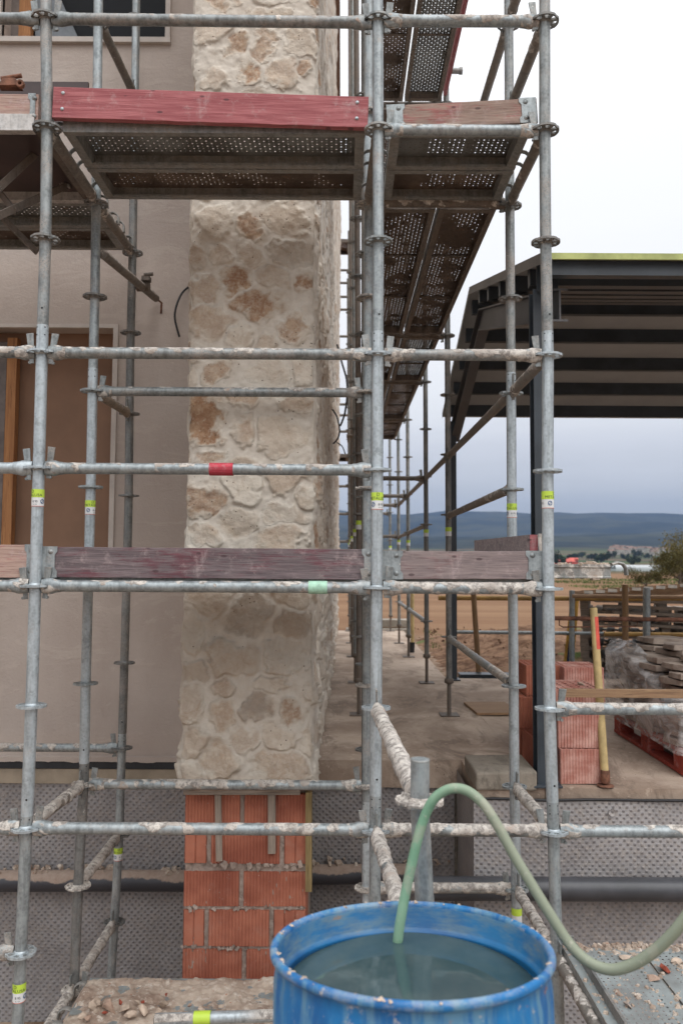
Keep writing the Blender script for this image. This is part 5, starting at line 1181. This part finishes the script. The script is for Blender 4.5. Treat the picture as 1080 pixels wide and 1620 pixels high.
blk(BM1, 'pale ribbed block, second from the bottom of the front stack with grey smears', xA - .005, 4.53, ZS + .194, -.02)
blk(BM3, 'flat block with open holes on top of the front stack', xA - .01, 4.56, ZS + .387, .02)
blk(BM2, 'lowest dark red block left of the canopy column', 1.15, 4.74, ZS + .001, .02)
blk(BM2, 'second row block left of the column, lowest at the back', 1.13, 5.06, ZS + .001, -.01)
blk(BM2, 'middle dark red block of the rear stack left of the column', 1.135, 5.05, ZS + .194, .01)
blk(BM2, 'block showing its top right behind the column, middle level of the rear stack', 1.40, 5.02, ZS + .194, .0)
blk(BM2, 'bottom block of the rear stack hidden behind the front stack', 1.40, 5.04, ZS + .001, .02)
blk(BM1, 'topmost block of the rear stack, seen above the holed block', 1.41, 5.03, ZS + .387, .01)
blk(BM2, 'upper left block of the rear stack touching the column', 1.19, 5.12, ZS + .387, .0)
p = at(919, 1075, 4.75); rock('rubble_stone', 'grey pebble lying on the holed clay block', Vector((p.x, 4.75, ZS + .387 + .130)), .018, PALE, None, 9, .4)
# red and yellow pole with a rusty foot
b_, t_ = Vector(at(957, 1242, 4.47)), at(938, 962, 4.66); b_.z = ZS + .004
T = thing('marking_pole', 'yellow wooden pole painted red near its top leaning on the slab edge', 'pole', b_)
d = t_ - b_; MB().sweep([d * .05, d * .78], .0225, 20).build('lower_shaft', POLEY, T)
MB().sweep([d * .74, d], .0215, 20).build('tip', POLEY, T); L = d.length
mb = MB(); vs = []; ax_ = aim(d)
for k in range(25):
    u = lerp(.76, .95, k / 24)
    for q in np.linspace(-.15, 1.5, 12): vs.append(d * u + ax_ @ Vector((0, -.0232 * math.sin(q + 1.57 * 0 - .0) , .0)) * 0 + Vector((.0232 * math.sin(q), -.0232 * math.cos(q), 0)))
mb.add(vs, [(k * 12 + i, k * 12 + i + 1, (k + 1) * 12 + i + 1, (k + 1) * 12 + i) for k in range(24) for i in range(11)], None, True); mb.build('red_band', POLER, T)
MB().lathe((0, 0, .0), [(0, .004), (.045, .003), (.047, -.002)], 20).lathe(d * .02, [(.020, -.01), (.026, .0), (.026, .06), (.022, .065)], 16).build('foot', RUST, T)
stick('batten', 'brown wooden batten running horizontally in front of the clay blocks and pallet', at(888, 1096, 4.47), at(1400, 1100, 4.60), .047, .03, TIMBER, 'batten')
T_ = MB(); p0 = at(745, 1128, 5.75); tag(MB().box((1.27, 6.72, ZS + .014), (.36, .50, .02), Matrix.Rotation(.06, 3, 'Z')).build('wooden_board', TIMBER, None, .002), 'small flat wooden board lying on the slab behind the right posts', 'board')
# pallet builder
def pallet(label, loc, rz, m, group=None, tilt=0):
    T = thing('pallet', label, 'pallet', loc, (tilt, 0, rz), group); W_, D_ = 1.0, 1.2
    mb = MB()
    for i in range(3): mb.span((i * (W_ - .10) / 2, 0, 0), (i * (W_ - .10) / 2 + .10, D_, .022))
    mb.build('bottom_boards', m, T)
    for i in range(3):
        for j in range(3): mb = MB(); mb.span((i * (W_ - .10) / 2 + .002, j * (D_ - .14) / 2 + .003, .0225), (i * (W_ - .10) / 2 + .098, j * (D_ - .14) / 2 + .137, .10)); mb.build('block', m, T)
    mb = MB()
    for j in range(3): mb.span((0, j * (D_ - .14) / 2, .1005), (W_, j * (D_ - .14) / 2 + .14, .1215))
    for i in range(7): mb.span((i * (W_ - .10) / 6, .001, .122), (i * (W_ - .10) / 6 + .10, D_ - .001, .144))
    mb.build('top_boards', m, T); return T
pallet('bright red pallet under the plastic wrapped flagstones', (2.0, 4.68, ZS + .002), -.01, PALRED)
FS = []
for k in range(4):
    mb = MB(); n = 8; q = [(lerp(.68, 1.08, rnd.random()) * math.copysign(abs(math.cos(a_)) ** .5, math.cos(a_)) * .17, lerp(.75, 1.05, rnd.random()) * math.copysign(abs(math.sin(a_)) ** .5, math.sin(a_)) * .20) for a_ in np.linspace(0, 2 * math.pi, n, endpoint=False)]
    mb.add([(x, y, rnd.uniform(0, .006)) for x, y in q] + [(x * .97, y * .97, .028 + rnd.uniform(0, .018)) for x, y in q], [tuple(range(n))[::-1], tuple(range(n, 2 * n))] + [(i, (i + 1) % n, n + (i + 1) % n, n + i) for i in range(n)]); FS.append(mb.mesh('flagstone', FLAG))
for l in range(13):
    for i in range(3):
        for j in range(3):
            if i > 0 and j > 0 and l < 11: continue
            x = 2.0 + .17 + i * .33 + rnd.uniform(-.03, .03) + (.05 * max(0, l - 9)); y = 4.68 + .22 + j * .38 + rnd.uniform(-.03, .03)
            f = link('flagstone', FS[(l + i * 2 + j) % 4], None, .003, (x, y, ZS + .150 + l * .0435), (rnd.uniform(-.02, .02), rnd.uniform(-.02, .02), rnd.choice((0, math.pi)) + rnd.uniform(-.2, .2)))
            tag(f, 'rough brown flagstone in the wrapped stack on the red pallet', 'stone slab', 'flagstones stacked on the red pallet')
mb = MB(); nu, nv = 130, 44; vs = []
run = [(2.95, 4.63), (1.965, 4.63), (1.965, 5.93), (2.9, 5.93)]; seg = [0, .985, 2.285, 3.22]
for i in range(nu):
    s_ = i / (nu - 1) * 3.22
    for k in range(3):
        if seg[k] <= s_ <= seg[k + 1]: a_, b2, u = run[k], run[k + 1], (s_ - seg[k]) / (seg[k + 1] - seg[k]); break
    X, Yv = lerp(a_[0], b2[0], u), lerp(a_[1], b2[1], u); nrm = ((0, -1), (-1, 0), (0, 1))[k]
    top = -.585 + .02 * math.sin(s_ * 4.2) + .02 * mn.noise(Vector((s_ * 5, 0, 0))) - (.26 * max(0, 1 - abs(s_ - 1.0) / .95))
    for j in range(nv):
        v = j / (nv - 1); z_ = lerp(ZS + .13, top, v); e = .020 * mn.noise(Vector((s_ * 3 + z_ * 2, z_ * 4, 1))) + .014 * abs(mn.noise(Vector((s_ * 5 + z_ * 6, z_ * 9 - s_ * 4, 2)))) + .008 * mn.noise(Vector((s_ * 3, z_ * 24, 4))) - .10 * max(0, v - .86) / .14
        if v > .86: z_ += .02
        vs.append((X + nrm[0] * e, Yv + nrm[1] * e, z_))
mb.add(vs, [(i * nv + j, (i + 1) * nv + j, (i + 1) * nv + j + 1, i * nv + j + 1) for i in range(nu - 1) for j in range(nv - 1)], None, True)
tag(mb.build('plastic_wrap', FILM), 'wrinkled translucent plastic film wound around the flagstone stack', 'plastic film')
# things beyond the slab
tag(MB().box((2.5, 8.75, -1.31), (2.4, .16, .16)).box((2.5, 8.75, -1.225), (2.4, .20, .012)).build('steel_beam', STEELBLUE, None, .003), 'dark painted steel beam lying behind the clay blocks beyond the slab', 'beam')
tag(MB().sweep([(.98 + .3, 8.62, -1.33), (2.6, 8.66, -1.33)], .05, 14).build('fallen_pipe', flat and M_('mossy_log', flat((.11, .10, .06), .9, 0, .5, 9))), 'low mossy pipe lying along the far edge of the slab', 'pipe')
mb = MB(); nx_, ny_ = 110, 80; vs = []
for j in range(ny_):
    for i in range(nx_):
        x = lerp(1.05, 11, i / (nx_ - 1)); y = lerp(8.5, 15.5, j / (ny_ - 1)); u, v = i / (nx_ - 1), j / (ny_ - 1)
        e = min(1, u * 5, (1 - u) * 4, v * 2.2, (1 - v) * 3); e = e * e * (3 - 2 * e); n = mn.fractal(Vector((x * .9, y * .9, 2)), .8, 2.1, 5)
        vs.append((x, y, -1.49 + e * (.36 + .16 * n) + .03 * mn.noise(Vector((x * 9, y * 9, 0)))))
mb.add(vs, [(j * nx_ + i, j * nx_ + i + 1, (j + 1) * nx_ + i + 1, (j + 1) * nx_ + i) for j in range(ny_ - 1) for i in range(nx_ - 1)], None, True); struct('earth_bank', mb, EARTH, 'heaped bare earth beyond the slabs', 'earth')
for k in range(70):
    x = rnd.uniform(1.2, 5.5); y = rnd.uniform(8.8, 12.5)
mb = MB()
for k in range(420):
    x = rnd.uniform(1.15, 6); y = rnd.uniform(8.7, 13.5); r = rnd.uniform(.01, .030) * rnd.random(); mb.box((x, y, -1.36 + .25 * min(1, (y - 8.6) / 2) + r * .2), (r * 2, r * 1.8, r * 1.3), Matrix.Rotation(rnd.uniform(0, 3), 3, Vector((rnd.random(), .4, 1)).normalized()), (.6, .7), r * .35)
tag(mb.build('soil_clods', EARTH), 'clods and stones strewn over the heaped earth', 'earth', None, 'stuff')
def grass_patch(x0, x1, y0, y1, zf2, n, h, seed, label):
    m = MB(); rr = random.Random(seed)
    for k in range(n):
        x, y = rr.uniform(x0, x1), rr.uniform(y0, y1)
        if mn.noise(Vector((x * 60 / (x1 - x0) * .12, y * .2, seed))) < -.05: continue
        hh_ = h * rr.uniform(.4, 1); a_ = rr.uniform(0, 6.28); wq = h * .12; dx, dy = math.cos(a_) * wq, math.sin(a_) * wq; z_ = zf2(x, y)
        m.add([(x - dx, y - dy, z_), (x + dx, y + dy, z_), (x + dx * 3 * rr.uniform(-1, 1), y + dy * 3, z_ + hh_)], [(0, 1, 2)])
    tag(m.build('grass', GRASS), label, 'grass', None, 'stuff')
grass_patch(1.4, 6, 13.0, 16.5, lambda x, y: -1.42, 5000, .05, 3, 'sparse green grass behind the heaped earth')
grass_patch(14, 60, 42, 75, lambda x, y: -1.47, 30000, .20, 5, 'rough green grass strip across the field at right')
mb = MB(); mb.box((0.75, 15.3, -1.36), (1.3, .4, .16)); mb.box((.75, 15.5, -1.19), (1.1, .4, .14)); tag(mb.build('concrete_steps', CONCB, None, .01), 'two low concrete steps past the end of the path', 'steps')
def tube(name, label, a, b, r, m, cat='rail', group=None): return tag(MB().sweep([a, b], r, 12).build(name, m), label, cat, group)
tube('guard_rail', 'long yellow brown rail crossing behind the scaffold in front of the field', at(693, 946, 9.3), at(1500, 949, 9.3), .028, YELLOWT)
tube('guard_rail', 'thin grey lower rail behind the scaffold in front of the earth heap', at(716, 1000, 9.25), at(1040, 1003, 9.25), .020, GALVM)
tube('guard_rail', 'orange brown lower rail at right under the rusty bar', at(955, 1003, 9.0), at(1500, 1008, 9.0), .025, YELLOWT)
tube('guard_rail', 'rough timber rail right of the leaning pole just under the yellow rail level', at(905, 943, 8.9), at(1500, 950, 8.9), .022, TIMBER)
T = thing('rusty_bar', 'rusty steel bar with an upturned loop crossing at pallet height', 'bar', at(876, 978, 6.3)); o = Vector(T.location)
MB().sweep([Vector(), at(1300, 983, 6.3) - o], .017, 12, crust=.25, seed=8).build('bar', RUST, T)
MB().sweep([at(884, 980, 6.29) - o, at(884, 989, 6.29) - o, at(890, 992, 6.29) - o, at(1006, 991, 6.29) - o, at(1008, 984, 6.29) - o], .005, 8).build('loop', RUST, T)
tube('fence_post', 'grey steel post between the yellow rail and the pallet stack', at(904, 934, 9.15), at(904, 1062, 9.15), .032, GALVM, 'post')
tube('fence_post', 'orange timber post carrying the rails behind the wrapped stones', at(988, 925, 8.7), at(989, 1075, 8.7), .034, TIMBERV, 'post')
tube('fence_post', 'grey post further right in front of the tall pallet stack', at(1022, 930, 8.8), at(1022, 1075, 8.8), .04, GALVM, 'post')
tube('fence_post', 'slim orange wooden stake before the field between the right scaffold posts', at(748, 932, 8.9), at(757, 1069, 8.9), .030, TIMBERV, 'post')
T = thing('stake', 'orange stake with dark foot at the edge of the path between right row posts', 'post', at(651, 1030, 10.9))
o = Vector(T.location); MB().sweep([at(652, 935, 10.9) - o, at(652, 1018, 10.9) - o], .026, 10).build('shaft', POLEY, T); MB().sweep([at(652, 1016, 10.9) - o, at(651, 1032, 10.9) - o], .036, 10).build('foot', BLACK, T)
for k, (px0, px1, m, nm) in enumerate(((905, 893, OCH, 'left yellow'), (908, 898, ROPEB, 'dark blue'), (912, 903, OCH, 'right yellow'))):
    stick('leaning_plank', '%s plank leaning at the end of the pallet stack' % nm, at(px0, 948, 9.4), at(px1, 1058, 9.25), .05, .03, m, 'plank')
Zg = -1.45
def stack(n, x, y, rz, m, lb):
    for k in range(n):
        e = {0: 'bottom', n - 1: 'top'}.get(k, 'number %s from the bottom' % ['', 'two', 'three', 'four', 'five', 'six', 'seven', 'eight'][k] if k < 8 else 'upper')
        pallet('%s pallet of %s' % (e, lb), (x + rnd.uniform(-.02, .02), y + rnd.uniform(-.02, .02), Zg + .003 + k * .146), rz + rnd.uniform(-.02, .02), m, 'pallets of ' + lb)
xp = at(913, 1000, 9.9).x
stack(7, xp, 9.75, -.35, TIMBERG, 'the grey stack nearest the blue plank')
stack(6, xp + 1.25, 9.5, -.1, TIMBERG, 'the wide stack behind the wrapped stones')
stack(6, xp + 2.5, 9.6, .05, TIMBERG, 'the stack at the right edge of the photo')
for k in range(14): # boards with pale cut ends laid side by side on the stacks
    px = 930 + k * 19; y_ = 937 - k * 1.3; a_ = at(px, y_, 9.5); o = MB().box((0, .3, 0), (.105, .6, .035), None, (1, 1), .003).build('roof_board', TIMBER); o.location = a_; o.rotation_euler = (-.05, .05, 0)
    tag(o, 'board with pale cut end in the row laid on top of the pallet stacks', 'board', 'boards laid on the pallet stacks'); MB().box((0, -.001, 0), (.107, .006, .037)).build('cut_end', WHITEEND, o)
stick('beam', 'slanting brown timber carrying the row of pale ended boards', at(925, 944, 9.55), at(1300, 921, 9.55), .09, .06, TIMBER, 'beam')
for k in range(5):
    stick('loose_plank', 'grey loose plank jammed between the pallet stacks', at(940 + k * 14, 950 + k * 9, 9.45), at(1090 + k * 10, 953 + k * 11, 9.3), .035, .12, TIMBERG, 'plank'); 
lp = [o for o in COL.objects if o.name.startswith('loose_plank')]
for k, o in enumerate(lp): o['label'] = 'grey loose plank lying across the pallet stacks below the yellow rail, %s of five' % ['topmost', 'second', 'middle', 'fourth', 'lowest'][k]

# ================================================================== DRUM, WATER, HOSE
HD = .76; tl7 = R(-6.6); Cr = Vector((.1532, 1.7067, -.7998 - .004)); Md = Matrix.Rotation(tl7, 3, 'X'); base = Cr - Md @ Vector((0, 0, HD))
T = thing('blue_drum', 'open blue plastic drum with scuffed dusty rim filled with murky water', 'drum', base, (tl7, 0, 0))
jit = lambda q, z_: .0035 * math.sin(2 * q + .6) + .0018 * math.sin(3 * q + z_ * 6)
so = .292 / .285
MB().lathe((0, 0, 0), [(0, 0), (.26, 0), (.279, .02), (.283, .25), (.289, .262), (.289, .285), (.283, .297), (.284, .50), (.290, .512), (.290, .535), (.284, .547), (.284, .70), (.281, .722), (.281, .742), (.287, .752), (.292, .756)], 128, jit=jit).build('wall', DRUM, T)
tor = [(.2845 + .0085 * math.cos(a_), HD - .0 + .0095 * math.sin(a_) - .004) for a_ in np.linspace(-math.pi * .6, math.pi * 1.1, 14)]
MB().lathe((0, 0, 0), tor, 128, jit=jit).build('rim', DRUM, T)
MB().lathe((0, 0, 0), [(.277, HD - .004), (.2745, HD - .012), (.273, HD - .050), (.2705, HD - .054), (.264, HD - .058), (.2635, HD - .064), (.270, HD - .072), (.2715, HD - .09), (.272, .05), (0, .04)], 128, jit=jit).build('inner_wall', DRUMI, T)
zw = -.893; dz = (zw - Cr.z); cw = Cr + (Md @ Vector((0, 0, 1))) * (dz / math.cos(tl7))
mb = MB(); mb.lathe((0, 0, 0), [(0, 0), (.1, 0), (.2, 0), (.2755, 0)], 96); o = mb.build('water', WATER); o.location = (cw.x, cw.y, zw); tag(o, 'murky grey blue water standing in the drum', 'water')
mb = MB(); r4 = random.Random(9)
for k in range(60): # splashes of mortar on the rim
    q = r4.uniform(0, 6.28); r = r4.uniform(.0012, .0045); rr = .2845 + jit(q, 1) + r4.uniform(-.004, .006); mb.box((rr * math.cos(q), rr * math.sin(q), HD + .0045), (r * 3, r * 2, r * .7), Matrix.Rotation(q + r4.random(), 3, 'Z'), (.6, .6), r * .3)
mb.build('mortar_specks', PALE, T)['kind'] = 'stuff'
hp = [((627, 1535), 1.915), ((629, 1488), 1.917), ((636, 1440), 1.92), ((647, 1385), 1.93), ((661, 1325), 1.94), ((673, 1288), 1.945), ((688, 1262), 1.94), ((712, 1248), 1.93), ((738, 1251), 1.92), ((764, 1272), 1.90), ((786, 1305), 1.88), ((812, 1352), 1.86), ((842, 1402), 1.84), ((873, 1452), 1.82), ((903, 1497), 1.80), ((934, 1524), 1.78), ((968, 1534), 1.76), ((1004, 1524), 1.74), ((1036, 1503), 1.72), ((1066, 1474), 1.70), ((1100, 1432), 1.68), ((1160, 1370), 1.62), ((1260, 1330), 1.55)]
o = cable('green_hose', 'dusty green garden hose arching out of the drum and sagging to the right', [h[0] for h in hp], [h[1] for h in hp], .0120, HOSE)

# ================================================================== FAR BACKGROUND
def house_far(x, y, w_, d_, h_, label, group, roofm=HROOF, wallm=HWALL, rz=0, flatroof=False):
    T = thing('village_house', label, 'house', (x, y, hgt(x, y) - .5), (0, 0, rz), group); MB().span((-w_ / 2, -d_ / 2, 0), (w_ / 2, d_ / 2, h_)).build('wall', wallm, T)
    mb = MB(); e = .4; rh = h_ + w_ * .17; mb.add([(-w_ / 2 - e, -d_ / 2 - e, h_), (w_ / 2 + e, -d_ / 2 - e, h_), (w_ / 2 + e, d_ / 2 + e, h_), (-w_ / 2 - e, d_ / 2 + e, h_), (-w_ / 2 - e, 0, rh), (w_ / 2 + e, 0, rh)], [(0, 1, 5, 4), (2, 3, 4, 5), (0, 4, 3), (1, 2, 5), (0, 3, 2, 1)]); mb.build('roof', roofm, T)
    mb = MB()
    for k in range(3): mb.span((-w_ * .3 + k * w_ * .28, -d_ / 2 - .05, h_ * .45), (-w_ * .3 + k * w_ * .28 + .9, -d_ / 2 + .1, h_ * .45 + 1.3))
    mb.build('window', HWIN, T)
r5 = random.Random(12)
for k in range(26):
    px = r5.uniform(968, 1062); y = r5.uniform(1000, 1420); x = (px - 540) / F_PX * y
    house_far(x, y, r5.uniform(8, 15), r5.uniform(7, 11), r5.uniform(4.5, 8), 'small pale house of the distant village at the foot of the hills', 'houses of the distant village', rz=r5.uniform(-.6, .6))
x = (890 - 540) / F_PX * 520; house_far(x, 520, 13, 8, 2.4, 'low red roofed farm building far across the plain left of the village', None, HRED, HRED)
x = (906 - 540) / F_PX * 540; house_far(x, 540, 5, 5, 4.2, 'taller red gabled farm building far across the plain', None, HRED, HRED)
x0 = (966 - 540) / F_PX * 300; T = thing('greenhouse', 'long white greenhouse far across the field', 'greenhouse', (x0, 300, -3.3))
mb = MB()
for k in range(3):
    arc = [(x0 * 0 + 0, 3.2 * (k - 1) + 1.6 * math.cos(q), 1.1 + 1.5 * math.sin(q)) for q in np.linspace(0, math.pi, 9)]; n = len(arc); vs = arc + [(17, p[1], p[2]) for p in arc]; mb.add(vs, [(i, i + 1, n + i + 1, n + i) for i in range(n - 1)]); mb.span((0, 3.2 * (k - 1) - 1.58, 0), (17, 3.2 * (k - 1) + 1.58, 1.1))
mb.build('tunnels', GREENH, T)
def leafy(name, label, cat, x, y, w_, h_, n, lm, seed, leaf, group=None, base=None):
    rr = random.Random(seed); zb = hgt(x, y) if base is None else base; T = thing(name, label, cat, (x, y, zb - .05), (0, 0, 0), group); mb = MB()
    lob = [(Vector((rr.uniform(-.4, .4) * w_, rr.uniform(-.3, .3) * w_, rr.uniform(.3, .8) * h_)), rr.uniform(.16, .30) * min(w_, h_)) for _ in range(11)]
    for k in range(n):
        c, r = rr.choice(lob); v = Vector((rr.gauss(0, 1), rr.gauss(0, 1), rr.gauss(0, 1))).normalized() * r * (.45 + .75 * rr.random()); p = c + v
        if p.z < 0: continue
        u = Vector((rr.gauss(0, 1), rr.gauss(0, 1), rr.gauss(0, 1))).normalized() * leaf; q = u.cross(Vector((rr.random(), rr.random(), .4))).normalized() * leaf * .5
        mb.add([p - u, p + q, p + u, p - q], [(0, 1, 2, 3)])
    mb.build('crown', lm, T); mb = MB(); mb.sweep([(0, 0, 0), (.02 * w_, 0, h_ * .35), (.05 * w_, .02 * w_, h_ * .7)], [.03 * h_, .02 * h_, .008 * h_], 8)
    for c, r in lob[:8]: mb.sweep([(0, 0, h_ * rr.uniform(.05, .3)), c * .6 + Vector((0, 0, .03 * h_)), c], [.014 * h_, .009 * h_, .003 * h_], 6)
    mb.build('trunk', BARK, T)
LEAFY_ = M_('shrub_leaves_yellow', flat((.16, .13, .035), .9, 0, .45, 1.2, 0, .2))
leafy('shrub', 'big brown and green autumn shrub behind the pallets at the right edge', 'shrub', 18.8, 44, 3.8, 2.7, 6500, LEAF, 2, .05)
leafy('shrub', 'yellowing bush top left of the big shrub at the right edge', 'shrub', 20.3, 47, 3.4, 3.4, 4200, LEAFY_, 3, .055)
leafy('shrub', 'low scraggly bush at the field edge beside the yellowing bush', 'shrub', 17.3, 45, 2.6, 1.3, 2600, LEAF, 4, .045)
r6 = random.Random(4)
for k in range(16):
    y = r6.uniform(480, 900); px = r6.choice((r6.uniform(640, 1080), r6.uniform(870, 1080))); s_ = r6.uniform(.7, 1.4); leafy('tree', 'dark round tree in a line far across the plain', 'tree', (px - 540) / F_PX * y, y, 11 * s_, 8 * s_, 500, LEAFG, 50 + k, .8, 'trees across the plain')

# ================================================================== HAZE
def f_haze():
    m = bpy.data.materials.new('haze'); m.use_nodes = True; t = NT(m.node_tree); p = t.node('ShaderNodeVolumePrincipled'); p.inputs['Color'].default_value = (.29, .42, .68, 1); p.inputs['Density'].default_value = .000125; p.inputs['Anisotropy'].default_value = 0
    o = t.node('ShaderNodeOutputMaterial'); t.l.new(p.outputs[0], o.inputs['Volume']); return m
zmax = max(v[2] for v in vs_top) if 'vs_top' in globals() else 480
mb = MB(); mb.span((-6300, -70, -8), (6300, 5400, 430)); tag(mb.build('haze', f_haze()), 'thin blue air haze over the plain', 'haze', None, 'stuff')
